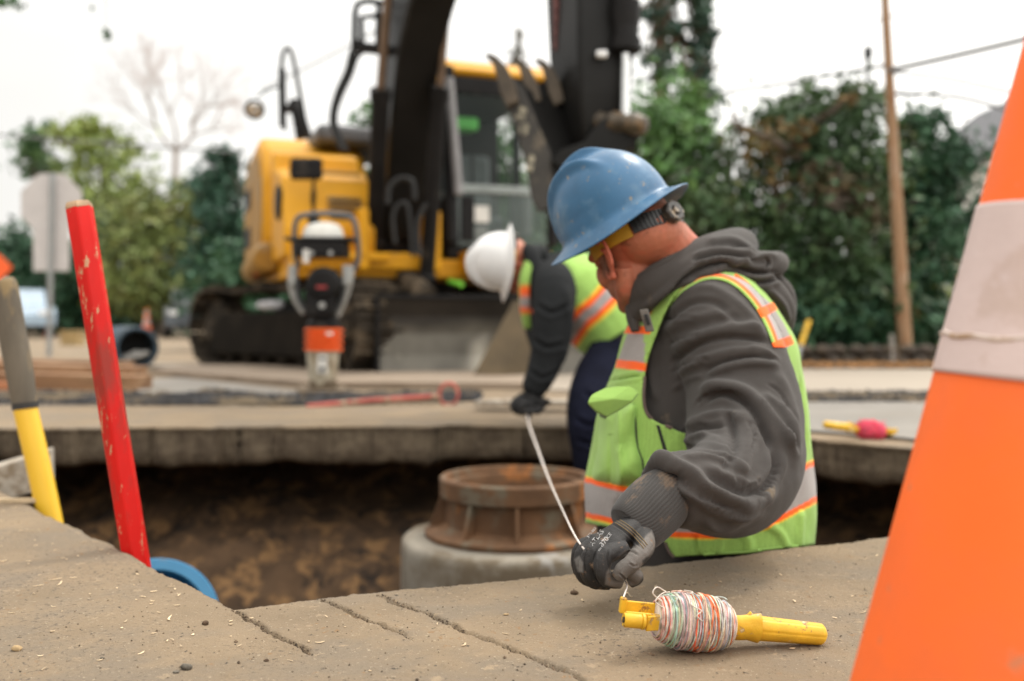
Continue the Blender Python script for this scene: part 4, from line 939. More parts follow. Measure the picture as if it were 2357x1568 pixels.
b.build('grip', mat('grip_rubber', (.115, .095, .07), .85, var=.25, scale=16, stretch=(1, 1, .4), spots=((.24, .17, .085), 12, .54, .08), bump=.4, bscale=90), tool)
b = MB(); b.tube([W(57, 926, 2.35), W(58.5, 940, 2.35)], [.0290, .0290], 28); b.build('grip_collar', mat('black_collar', (.03, .027, .025), .7), tool)
M_BOARD = mat('old_board', (.36, .31, .25), .85, var=.2, scale=30, stretch=(1, .15, 1), spots=((.20, .15, .10), 24, .5, .15), bump=.3, bscale=60)
b = MB(); c = W(-40, 1120, 2.7); b.box(c, (.155, .03, .045), (-.02, .10, .0), (-.004, .006, .046)); tag(b.build('board', M_BOARD, smooth=False, bevel=.003), 'grey board end showing above the broken edge at the left', 'board')
b = MB(); p = G(36, 1158); b.box(p + Vector((0, 0, .006)), (.055, .004, 0), (0, .007, 0), (0, 0, .005)); tag(b.build('lath', mat('pale_lath', (.50, .38, .24), .8, var=.2, scale=40), smooth=False), 'thin pale lath lying on the broken edge beside the yellow shaft', 'lath')
# ---- blue pipe
pc = W(352, 1432, 2.5); ax = Vector((-.30, 1, -.50)).normalized()
t = thing('drain_pipe', 'blue plastic pipe with open end low in the pit', 'pipe', pc)
b = MB(); b.lathe(pc, ax, [(.128, .5), (.128, .01), (.131, .0), (.158, .0), (.162, .008), (.162, .5)], 64, False); b.build('pipe_wall', mat('blue_plastic', (.03, .20, .38), .4, var=.1, scale=8, spots=((.16, .13, .09), 9, .60, .1)), t)
b = MB(); b.lathe(pc, ax, [(.001, .4), (.127, .4), (.127, .42), (.001, .42)], 32); b.build('dirt_inside', M_SOIL, t)
# ---- manhole
mc = Vector((.012, 3.45, 0))
M_CONC = mat('raw_concrete', (.25, .22, .175), .9, var=.18, scale=6, spots=((.15, .115, .075), 4.5, .46, .12), spots2=((.34, .325, .30), 3.2, .57, .1), bump=.5, bscale=60)
M_RUST = mat('rusty_iron', (.14, .070, .032), .82, .15, var=.3, scale=9, spots=((.34, .13, .035), 5.5, .56, .10), spots2=((.15, .12, .08), 7, .53, .1), bump=.5, bscale=70)
b = MB(); b.lathe(mc, (0, 0, 1), [(.36, -1.0), (.395, -1.0), (.395, -.345), (.392, -.325), (.382, -.312), (.365, -.308), (.29, -.306), (.285, -.32), (.285, -1.0)], 96, False); me = b.mesh(); displace(me, 6, .002, 3)
tag(mobj('manhole_chamber', me, M_CONC), 'round raw concrete chamber under the rusty frame', 'manhole')
mf = thing('manhole_collar', 'rusty cast iron frame with ribs on the concrete chamber', 'manhole frame', mc + Vector((0, 0, -.306)))
b = MB(); b.lathe(mc, (0, 0, 1), [(.275, -.305), (.312, -.304), (.314, -.290), (.308, -.284), (.262, -.276), (.240, -.265), (.236, -.180), (.240, -.17), (.262, -.168), (.263, -.112), (.258, -.106), (.243, -.106), (.238, -.112), (.236, -.13), (.215, -.132), (.212, -.145), (.215, -.29), (.275, -.302)], 96, False)
b.build('frame_ring', M_RUST, mf)
for k in range(8):
    a = R(-89 + 45 * k + (9 if k == 7 else 0)); d = Vector((math.cos(a), math.sin(a), 0)); s_ = Vector((-math.sin(a), math.cos(a), 0)) * .0055
    P = [mc + d * r + Vector((0, 0, z)) for r, z in ((.232, -.172), (.259, -.172), (.300, -.284), (.232, -.284))]
    b = MB(); b.prism([q - s_ for q in P], s_ * 2); b.build('rib', M_RUST, mf, smooth=False, bevel=.002)

# ---- second worker, bent over at the far side
P2 = thing('person', 'bent over worker in a white hard hat holding the string end by the far slab', 'person', (.36, 3.85, -.62))
M2 = head_matrix(1157, 603, 4.1, 0, 0, 0); f = Vector((-.10, .10, -1)).normalized(); u = Vector((-1, -.10, .08)); u = (u - f * u.dot(f)).normalized(); l = u.cross(f)
M2 = Matrix((f, l, u)).transposed().to_4x4(); M2.translation = W(1156, 603, 4.1)
b = MB(); head_mb(M2, b); b.tube([W(1180, 608, 4.1), W(1215, 612, 4.12), W(1290, 660, 4.15), W(1440, 800, 4.1)], [.06, .062, .11, .12], 16, 4); me = union(b, .006, 2); paint(me, (.46, .17, .10), []); mobj('body', me, M_SKIN, P2)
hard_hat(M2, M_WHITE, P2, .96); suspension(M2, P2)
TB = [(1232, 630, 4.15, .09, .5), (1262, 645, 4.15, .15, .5), (1310, 668, 4.15, .178, .6), (1370, 705, 4.13, .180, .75), (1425, 760, 4.1, .178, 1.0), (1455, 815, 4.07, .17, 1.2), (1470, 860, 4.05, .16, 1.4)]
def t2(grow, rg=TB):
    o = []
    for x, y, Y, r, a in rg:
        n_ = Vector((math.sin(a), 0, math.cos(a))); o.append((W(x, y, Y), n_ * (r * .92 + grow), Vector((0, r * 1.1 + grow, 0))))
    return o
b = MB(); b.loft(t2(0), 40, 4)
b.tube([W(1270, 630, 4.02), W(1276, 665, 3.93), W(1272, 740, 3.88), W(1262, 810, 3.87), W(1246, 860, 3.86), W(1228, 895, 3.86), W(1222, 905, 3.86)], [.070, .088, .080, .070, .060, .050, .040], 24, 4)
b.tube([W(1270, 640, 4.28), W(1250, 740, 4.42), W(1262, 820, 4.3), W(1225, 900, 4.1)], [.08, .085, .07, .045], 18, 4)
b.tube([W(1212, 575, 4.1), W(1225, 590, 4.02), W(1232, 640, 4.0), W(1222, 670, 4.08)], [.03, .036, .036, .03], 14, 4)
b.ell(W(1236, 585, 4.12), (.05, 0, 0), (0, .08, 0), (0, 0, .04))
me = union(b, .008, 5); sculpt(me, [([(1235, 700), (1270, 720), (1310, 700)], 8, .012, 'c'), ([(1225, 780), (1260, 800), (1300, 790)], 8, .012, 'c'), ([(1300, 650), (1310, 750), (1290, 850)], 9, .012, 'r'), ([(1215, 850), (1250, 870), (1290, 850)], 7, .01, 'c')]); mobj('hoodie', me, mat('charcoal_fleece', (.018, .019, .020), .95, var=.15, spec=.15), P2)
b = MB(); b.loft(t2(.012, TB[1:5]), 120, 14); me = b.mesh(); displace(me, 4, .008, 3); displace(me, 9, .004, 4)
BL = [(1305, 785), (1340, 735), (1375, 705), (1420, 655)]
lay = [(bandpoly(BL, 29), YBD, 0), (bandpoly(BL, 25), ORG, 0), (bandpoly(BL, 11), SIL, 0), ([(1198, 600), (1215, 575), (1250, 556), (1310, 545), (1310, 575), (1260, 590), (1225, 615)], ORG, 0), ([(1215, 600), (1245, 580), (1310, 565), (1330, 620), (1250, 600), (1232, 640), (1222, 650)], GREEN, 0), ([(1196, 660), (1232, 660), (1232, 725), (1196, 725)], ORG, 0), ([(1196, 678), (1232, 678), (1232, 707), (1196, 707)], SIL, 0)]
paint(me, GREEN, lay, 3); v2 = mobj('vest', me, M_VEST, P2)
b = MB(); b.tube([W(1222, 590, 4.0), W(1208, 640, 3.97), W(1208, 700, 3.98), W(1214, 755, 4.02)], [.02, .026, .026, .02], 12, 5, flat=.5); me = b.mesh(); paint(me, GREEN, lay[-2:], 3); mobj('vest_front', me, M_VEST, P2)
b = MB(); b.loft(t2(.006, TB[3:]), 30, 4); b.tube([W(1425, 830, 4.0), W(1385, 880, 3.9), W(1360, 950, 3.8), W(1366, 1040, 3.79), W(1385, 1180, 3.83), W(1390, 1300, 3.86)], [.13, .115, .095, .085, .075, .065], 24, 4)
b.tube([W(1450, 850, 4.12), W(1430, 950, 4.1), W(1440, 1100, 4.1), W(1440, 1270, 4.1)], [.13, .10, .085, .07], 20, 4)
me = union(b, .01, 4); sculpt(me, [([(1320, 960), (1360, 980), (1410, 960)], 8, .014, 'c'), ([(1325, 1010), (1370, 1025), (1410, 1010)], 8, .014, 'c'), ([(1340, 900), (1380, 920), (1430, 900)], 8, .012, 'c')]); mobj('trousers', me, M_NAVY, P2)
b = MB(); b.loft(t2(.008, [(1425, 765, 4.1, .178, 1.0), (1445, 800, 4.08, .172, 1.15), (1460, 840, 4.06, .165, 1.3)]), 40, 4); b.build('shirt_tail', M_BLACK, P2)
for q in (W(1390, 1310, 3.86), W(1440, 1280, 4.1)):
    b = MB(); b.tube([q + Vector((0, 0, .06)), q, q + Vector((-.10, -.02, -.02)), q + Vector((-.17, -.03, -.03))], [.06, .06, .05, .035], 14, 3); b.build('boot', M_BOOT, P2)
for q, mir in ((W(1214, 935, 3.86), 1), (W(1222, 925, 4.08), -1)):
    g2 = gm.copy(); c2 = get_co(g2); c2 = (c2 - c2.mean(0)) * np.array([1, mir, 1]); a = R(-38); c2 = np.c_[c2[:, 0] * math.cos(a) - c2[:, 2] * math.sin(a), c2[:, 1], c2[:, 0] * math.sin(a) + c2[:, 2] * math.cos(a)] + np.array(q); set_co(g2, c2)
    if mir < 0: g2.flip_normals()
    mobj('glove', g2, M_BLACK, P2)
# ------------------------------------------------------------------ excavator
M_CY = mat('machine_yellow', (.64, .30, .005), .5, spec=.3, var=.10, scale=3, spots=((.42, .22, .05), 3.0, .62, .12))
M_CYD = mat('dusty_yellow', (.34, .17, .014), .6, var=.15, scale=3, spots=((.30, .20, .09), 2.5, .5, .15))
M_DK = mat('dark_steel', (.014, .013, .013), .5, var=.25, scale=4, spots=((.06, .05, .04), 3, .6, .1), spec=.12)
M_BOOM = mat('boom_black', (.014, .0135, .013), .42, var=.2, scale=3, spec=.12)
M_GREYP = mat('grey_cover', (.10, .10, .105), .5, var=.15)
M_CHROME = mat('rod_chrome', (.75, .75, .74), .18, .95, var=.05)
M_RODB = mat('rod_brown', (.20, .14, .10), .5, .3, var=.2)
M_TRK = mat('track_steel', (.028, .022, .016), .85, .0, spec=.15, var=.3, scale=9, spots=((.12, .09, .06), 5, .5, .12), bump=.5, bscale=40)
M_BLADE = mat('blade_steel', (.17, .165, .145), .5, .25, var=.22, scale=4, spots=((.34, .30, .22), 3.2, .57, .12), spots2=((.07, .062, .05), 2.4, .56, .1))
M_DIRTY = mat('mud_coat', (.080, .055, .027), .9, var=.3, scale=4, bump=.6, bscale=20)
M_GLASS = mat('tinted_glass', (.04, .06, .055), .06, 0, var=.1, spec=.45); M_GLASS.node_tree.nodes['Principled BSDF'].inputs['Alpha'].default_value = .22
M_HOSE = mat('hose_rubber', (.012, .012, .012), .6)
M_RED = mat('red_paint', (.55, .03, .02), .5); M_PALE = mat('pale_label', (.62, .60, .56), .6)
EXC = thing('excavator', 'large yellow and black tracked excavator with raised boom beyond the pit', 'excavator', (-1.15, 9.5, 0))
YW = R(20); FV = Vector((math.sin(YW), -math.cos(YW), 0)); LV = Vector((math.cos(YW), math.sin(YW), 0)); EC = Vector((-1.15, 9.5, 0)); ZU = Vector((0, 0, 1))
def E(f, l, z): return EC + FV * f + LV * l + ZU * z
def ebox(b, f0, f1, l0, l1, z0, z1): return b.box(E((f0 + f1) / 2, (l0 + l1) / 2, (z0 + z1) / 2), FV * (f1 - f0) / 2, LV * (l1 - l0) / 2, ZU * (z1 - z0) / 2)
def eb(name, m, *bx, par=None, bevel=.02):
    b = MB()
    for q in bx: ebox(b, *q)
    return b.build(name, m, par or EXC, bevel=bevel)
def eprism(name, m, prof, l0, l1, bevel=.03, par=None):
    b = MB(); b.prism([E(f, l0, z) for f, z in prof], LV * (l1 - l0)); return b.build(name, m, par or EXC, bevel=bevel)
# upper structure
hood_ = eprism('engine_hood', M_CY, [(-1.5, .95), (.10, .95), (.30, 1.15), (.30, 1.72), (.12, 1.98), (-.25, 2.16), (-1.2, 2.10), (-1.5, 1.95)], -1.22, -.28, .07)
sp_ = eprism('side_door', M_CYD, [(-1.42, 1.08), (.02, 1.08), (.18, 1.25), (.18, 1.68), (.02, 1.9), (-.3, 2.02), (-1.15, 1.98), (-1.42, 1.85)], -1.235, -1.222, .004)
for z0 in (1.18, 1.56): eb('vent', M_DK, (-1.3, -.75, -1.245, -1.236, z0, z0 + .2), par=sp_, bevel=.004)
eprism('tank_cover', M_CY, [(.30, .95), (1.22, .95), (1.24, 1.18), (1.02, 1.62), (.80, 1.72), (.55, 1.74), (.50, 1.90), (.30, 1.95)], -1.16, -.42, .03)
gr = eb('grille', M_CYD, (1.13, 1.19, -.80, -.52, 1.24, 1.46), bevel=.004)
for k in range(4): eb('slot', M_DK, (1.188, 1.196, -.78, -.54, 1.265 + k * .05, 1.285 + k * .05), par=gr, bevel=0)
eb('grab_rail', M_CYD, (1.0, 1.02, -1.1, -.5, 1.66, 1.69), bevel=.005)
b = MB(); b.lathe(E(.95, -1.17, 1.42), -LV, [(.001, -.02), (.14, -.02), (.15, .0), (.13, .02), (.001, .025)], 24); b.build('filler_cap', M_DK, EXC)
eb('counterweight', M_CY, (-1.85, -1.45, -1.2, 1.2, .95, 1.75), bevel=.12)
b = MB(); b.tube([E(-1.55, -1.12, .98), E(.35, -1.20, 1.0), E(.42, -1.20, 1.0)], [.135, .135, .11], 20); b.build('side_bumper', M_CYD, EXC)
eb('deck_frame', M_CY, (-.9, 1.25, -1.1, 1.22, .80, .96), (1.0, 1.34, -1.12, .05, .86, 1.0), bevel=.02)
eb('step_plate', M_CY, (1.18, 1.42, -1.05, -.35, .93, .99), (1.2, 1.45, .30, 1.15, .84, 1.02), bevel=.01)
for l in (-.55, .05): eb('boom_bracket', M_CY, (.55, 1.42, l - .04, l + .04, .85, 1.35))
eb('valve_block', M_DK, (.55, .9, -.42, .12, .96, 1.5)); eb('light_housing', M_RED, (-.2, -.1, -1.26, -1.2, .86, .91))
eb('top_cover', M_GREYP, (-.9, .35, -.75, -.05, 2.05, 2.22), bevel=.05)
eb('rear_hood', M_DK, (-1.5, -.3, -.3, 1.15, .95, 1.9), bevel=.05)
b = MB(); b.tube([W(700, 318, 8.9), W(688, 270, 8.9), W(677, 235, 8.95)], [.075, .06, .055], 18, 3); b.tube([W(655, 250, 8.9), W(684, 252, 8.9)], .04, 10); b.build('exhaust_pipe', M_DK, EXC)
b = MB(); b.tube([W(655, 300, 8.6), W(649, 200, 8.6), W(648, 150, 8.6), W(654, 118, 8.6), W(666, 113, 8.6), W(676, 140, 8.6), W(690, 215, 8.6), W(706, 300, 8.6)], .018, 10, 5); b.build('hand_rail', M_DK, EXC)
b = MB(); b.tube([W(651, 292, 8.58), W(649, 160, 8.58)], .032, 10); b.build('rail_post', M_DK, EXC)
mi = MB(); mi.lathe(W(586, 252, 8.4), (.22, -1, -.42), [(.001, -.05), (.06, -.045), (.083, -.01), (.086, .004), (.070, .008)], 28); mo_ = mi.build('round_mirror', M_DK, EXC)
mi = MB(); mi.lathe(W(586, 252, 8.4) + Vector((.22, -1, -.42)).normalized() * .004, (.22, -1, -.42), [(.001, .016), (.03, .013), (.055, .006), (.069, .0)], 28); mi.build('mirror_glass', mat('mirror', (.8, .8, .8), .05, 1.0), mo_)
mi = MB(); mi.tube([W(592, 222, 8.4), W(615, 208, 8.45), W(652, 195, 8.6)], .008, 8); mi.build('mirror_arm', M_DK, mo_)
mi = MB(); mi.box(W(705, 389, 7.9), (.13, 0, 0), (0, .03, 0), (0, 0, .088)); mm = mi.build('side_mirror', M_DK, EXC, bevel=.03)
mi = MB(); mi.tube([W(722, 415, 7.9), W(721, 510, 7.95)], .014, 8); mi.tube([W(722, 440, 7.9), W(721, 470, 7.95)], .022, 8); mi.build('mirror_stalk', M_DK, mm)
# cab
cab = thing('cab', None, None, E(.6, .7, 1)); cab.parent = EXC; cab.matrix_parent_inverse = Matrix.Translation(EXC.location).inverted()
F0, F1, L0, L1, Z0, Z1 = -.35, 1.22, .20, 1.16, 1.0, 2.78
def cb(name, m, *bx, bevel=.015): 
    b = MB()
    for q in bx: ebox(b, *q)
    return b.build(name, m, cab, bevel=bevel)
def bar3(b, p, q, r=.04): return b.tube([p, q], r, 8)
eb('cab_floor', M_DK, (F0, F1, L0, L1, .97, 1.12)); 
rf = eprism('cab_roof', M_CY, [(F0, 2.52), (F1 - .12, 2.52), (F1 - .02, 2.58), (F1 - .12, 2.69), (F0 + .1, 2.74), (F0, 2.52)], L0 - .01, L1 + .01, .03)
b = MB(); bar3(b, E(F1 + .06, L0 + .02, 1.1), E(F1 - .08, L0 + .02, 2.61), .06); bar3(b, E(F1 + .06, L1 - .02, 1.1), E(F1 - .08, L1 - .02, 2.61), .055); bar3(b, E(F0, L0, 1.1), E(F0, L0, 2.61)); bar3(b, E(F0, L1, 1.1), E(F0, L1, 2.61)); bar3(b, E(.3, L0, 1.1), E(.3, L0, 2.61)); bar3(b, E(.3, L1, 1.1), E(.3, L1, 2.61))
b.build('cab_pillars', M_DK, EXC); b = MB(); bar3(b, E(F1 + .13, L0 + .06, 1.50), E(F1 - .02, L0 + .02, 2.50), .040); b.build('pillar_trim', mat('pillar_grey', (.24, .23, .23), .5), EXC)
eb('cab_rear', M_DK, (F0 - .02, F0 + .03, L0, L1, 1.0, 2.61)); eb('door_panel', M_DK, (F0, F1, L0 - .01, L0 + .02, 1.0, 1.5)); eb('header', M_DK, (F1 - .16, F1 - .04, L0 + .02, L1 - .02, 2.38, 2.54))
b = MB(); b.add([E(F1 + .04, L0 + .06, 1.62), E(F1 + .04, L1 - .06, 1.62), E(F1 - .05, L1 - .06, 2.42), E(F1 - .05, L0 + .06, 2.42)], [(0, 1, 2, 3)]); b.build('windshield', M_GLASS, EXC)
b = MB(); b.add([E(.34, L0 - .005, 1.52), E(F1 - .03, L0 - .005, 1.52), E(F1 - .12, L0 - .005, 2.48), E(.34, L0 - .005, 2.48)], [(0, 1, 2, 3)]); b.build('side_window', M_GLASS, EXC)
b = MB(); b.add([E(F0 + .05, L0 - .005, 1.52), E(.27, L0 - .005, 1.52), E(.27, L0 - .005, 2.48), E(F0 + .05, L0 - .005, 2.48)], [(0, 1, 2, 3)]); b.build('side_window', M_GLASS, EXC)
b = MB(); b.add([E(F1 + .05, L0 + .06, 1.08), E(F1 + .05, L1 - .06, 1.08), E(F1 + .045, L1 - .06, 1.56), E(F1 + .045, L0 + .06, 1.56)], [(0, 1, 2, 3)]); hg = mat('hazy_glass', (.09, .12, .11), .12, spec=.6); hg.node_tree.nodes['Principled BSDF'].inputs['Alpha'].default_value = .55; b.build('lower_glass', hg, EXC)
eb('headliner', M_DK, (F0, F1 - .14, L0 + .02, L1 - .02, 2.47, 2.515), bevel=0); eb('pedals', M_PALE, (.98, 1.04, .5, .62, 1.14, 1.26), (.98, 1.04, .72, .84, 1.14, 1.24), bevel=.01); eb('wiper_box', M_DK, (F1 + .03, F1 + .06, .3, .42, 1.12, 1.5), bevel=.01)
eb('glass_bar', mat('bar_grey', (.25, .28, .27), .4), (F1 + .045, F1 + .075, L0 + .05, L1 - .05, 1.53, 1.60), bevel=.006); eb('paper_label', M_PALE, (F1 + .06, F1 + .065, .42, .55, 1.28, 1.42), bevel=0)
b = MB(); ebox(b, .1, .6, .45, .95, 1.25, 1.42); ebox(b, .0, .16, .45, .95, 1.4, 2.05); b.build('operator_seat', mat('seat_cloth', (.10, .12, .12), .8), EXC, bevel=.05)
eb('console', mat('console_grey', (.22, .25, .24), .5), (.55, .95, .30, .42, 1.2, 1.62), (.55, .95, .98, 1.08, 1.2, 1.62), bevel=.03)
b = MB(); bar3(b, E(1.0, .5, 1.35), E(.9, .52, 1.9), .016); bar3(b, E(1.0, .85, 1.35), E(.92, .85, 1.85), .016); b.build('lever', M_DK, EXC)
eb('visor', mat('lime_visor', (.10, .55, .08), .5), (.8, 1.0, .32, .55, 2.12, 2.23), bevel=.02)
bpy.data.objects.remove(cab)
# boom, a curved box beam, and its cylinders
def beam(pts, wd, dp, n=1):
    A = catmull([list(p) + [a, c] for p, a, c in zip(pts, wd, dp)], 5); b = MB(); rs = []
    for i, q in enumerate(A):
        p = Vector(q[:3]); t = (Vector(A[min(i + 1, len(A) - 1)][:3]) - Vector(A[max(i - 1, 0)][:3])).normalized()
        s_ = (LV - t * LV.dot(t)).normalized(); v_ = t.cross(s_); rs.append([p + s_ * q[3] * i_ + v_ * q[4] * j_ for i_, j_ in ((-1, -.9), (-.9, -1), (.9, -1), (1, -.9), (1, .9), (.9, 1), (-.9, 1), (-1, .9))])
    return b.rings(rs)
bm_ = beam([W(920, 540, 8.7), W(922, 380, 8.5), W(934, 200, 8.1), W(960, 20, 7.6), W(1020, -160, 7.0), W(1180, -330, 6.3), W(1290, -380, 5.7), W(1335, -340, 5.5)], [.165, .168, .168, .17, .17, .17, .17, .16], [.18, .28, .34, .36, .36, .30, .22, .14]).build('boom', M_BOOM, EXC, smooth=False, bevel=.015)
def cyl(p0, p1, p2, r, rr, mrod, name='boom_cylinder'):
    b = MB(); b.tube([p0, p0 + (p1 - p0) * .93, p0 + (p1 - p0) * .93, p1], [r, r, r * 1.18, r * 1.18], 18); b.ell(p0, (r * 1.3, 0, 0), (0, r * 1.3, 0), (0, 0, r * 1.3), 14, 8); o = b.build(name, M_DK, EXC)
    b = MB(); b.tube([p1, p2], rr, 12); b.build('rod', mrod, o); return o
cyl(W(862, 560, 8.35), W(876, 205, 7.75), W(898, -60, 7.2), .070, .035, M_RODB)
cyl(W(982, 640, 8.2), W(1014, 200, 7.7), W(1036, -60, 7.2), .062, .026, M_RODB)
b = MB()
for P, r in (([(790, 345), (770, 300), (766, 265), (778, 215), (800, 165), (812, 120), (830, 95)], .028), ([(800, 348), (776, 300), (772, 262), (785, 220), (808, 170), (822, 130), (850, 110)], .02), ([(893, 470), (898, 430), (925, 410), (950, 420), (955, 460)], .022), ([(910, 560), (905, 500), (920, 470), (940, 480), (950, 590)], .018), ([(965, 590), (960, 520), (975, 480), (985, 470)], .02)):
    b.tube([W(x, y, 7.9) for x, y in P], r, 8, 5)
b.build('hoses', M_HOSE, EXC)
b = MB()
for P in ([(815, 110), (817, 30), (822, 10), (845, 2), (885, 8)], [(832, 108), (832, 40), (880, 36)], [(812, 112), (905, 120)], [(870, 110), (872, 5)]): b.tube([W(x, y, 7.75) for x, y in P], .024, 8)
b.box(W(862, 113, 7.75), (.15, 0, -.02), (0, .05, 0), (0, 0, .03)); b.build('hose_guard', M_DK, EXC)
# stick (arm), bucket cylinder, links, bucket
st_ = beam([W(1330, -340, 5.5), W(1345, -200, 5.4), W(1358, 0, 5.3), W(1362, 180, 5.22), W(1368, 300, 5.2), W(1372, 345, 5.2)], [.16, .165, .165, .155, .13, .10], [.12, .20, .22, .19, .14, .10]).build('arm', M_BOOM, EXC, smooth=False, bevel=.012)
b = MB(); b.box(W(1385, 125, 5.0), (.028, 0, 0), (0, .02, 0), (0, 0, .018)); b.build('arm_lamp', mat('lamp_glass', (.85, .85, .85), .2), st_, bevel=.01)
b = MB()
for y in (15, 45, 75, 105): b.box(W(1281, y, 5.3), (.016, 0, 0), (0, .02, 0), (0, 0, .026))
b.tube([W(1278, -10, 5.3), W(1280, 118, 5.3)], .012, 8); b.build('pipe_clamps', mat('dull_red', (.16, .05, .045), .6), st_)
cb_ = cyl(W(1440, -250, 5.1), W(1440, 118, 5.05), W(1438, 268, 5.05), .066, .027, M_CHROME, 'bucket_cylinder')
b = MB(); b.tube([W(1416, 98, 5.05), W(1467, 98, 5.05)], .001, 6); b.lathe(W(1440, 0, 5.06), (0, 0, -1), [(.064, 0), (.075, .01), (.075, .10), (.06, .2), (.06, .27), (.035, .28), (.035, .31)], 20); b.build('gland', M_DK, cb_)
pin = MB(); a0, a1 = W(1366, 278, 5.1), W(1496, 290, 4.95); dv = (a1 - a0)
pin.lathe(a0, dv, [(.02, -.02), (.052, -.015), (.055, .0), (.055, .05), (.045, .055), (.045, .10), (.058, .105), (.058, .16), (.046, .165), (.046, .20), (.055, .205), (.055, .25), (.048, .262), (.044, .29), (.02, .30)], 24); pin.build('link_pin', mat('greasy_pin', (.075, .058, .04), .45, .3, var=.4, scale=20, spots=((.22, .13, .06), 18, .56, .08)), EXC)
b = MB()
for dY in (-.07, .16): b.prism([W(x, y, 5.08 + dY) for x, y in ((1375, 285), (1400, 262), (1480, 270), (1478, 312), (1445, 345), (1380, 380), (1300, 395), (1268, 372), (1290, 345), (1345, 325))], (0, .05, 0))
b.box(W(1430, 330, 5.2), (.07, 0, 0), (0, .11, 0), (0, 0, .05)); b.build('bucket_link', M_BOOM, EXC, smooth=False, bevel=.008)
side = [(1150, 190), (1178, 176), (1206, 205), (1240, 290), (1268, 352), (1274, 420), (1262, 478), (1240, 490), (1222, 452), (1212, 385), (1190, 300), (1165, 240)]
b = MB(); b.prism([W(x, y, 5.05) for x, y in side], (0, .03, 0)); sh = [(1178, 178), (1212, 208), (1246, 292), (1274, 354), (1280, 430), (1262, 482)]
buk = b.build('bucket', mat('bucket_black', (.034, .029, .024), .6, var=.3, scale=6, spots=((.12, .095, .065), 5, .56, .08)), EXC, smooth=False, bevel=.006)
vv = Vector((.36, .36, .01)); b = MB(); b.prism([W(x, y, 5.06) for x, y in sh + [(x - 12, y + 6) for x, y in sh[::-1]]], vv); b.build('bucket_shell', M_BOOM, buk, smooth=False)
b = MB(); b.prism([W(x, y, 5.05) + vv for x, y in side], (0, .03, 0)); b.build('bucket_side', M_BOOM, buk, smooth=False)
for k, (x, y) in enumerate([(1182, 205), (1236, 205), (1290, 208)]):
    b = MB(); Y_ = 5.0 + k * .09; P = [(-66, -80), (-54, -83), (-36, -75), (-14, -54), (4, -20), (16, 28), (-12, 40), (-28, 8), (-36, -26), (-46, -58)]
    b.prism([W(x + a * (.85 if k else .95) - 4, y + c * (1 if k == 0 else .9), Y_) for a, c in P], (.006, .05, 0)); b.build('tooth', mat('worn_tooth%d' % k, (.075, .055, .036), .55, .2, var=.35, scale=12), buk, smooth=False, bevel=.006)
for x, y, w_, h_, a in ((1200, 262, .022, .035, .3), (1206, 296, .022, .03, .3), (1221, 375, .018, .045, .15)):
    b = MB(); c, s_ = math.cos(a), math.sin(a); b.box(W(x, y, 5.045), Vector((c, 0, -s_)) * w_, (0, .002, 0), Vector((s_, 0, c)) * h_); me = b.mesh(); mobj('worn_marking', me, mat('worn_marking', (.30, .27, .20), .8, var=.5, scale=40, spots=((.05, .045, .04), 45, .5, .05)), buk, False)
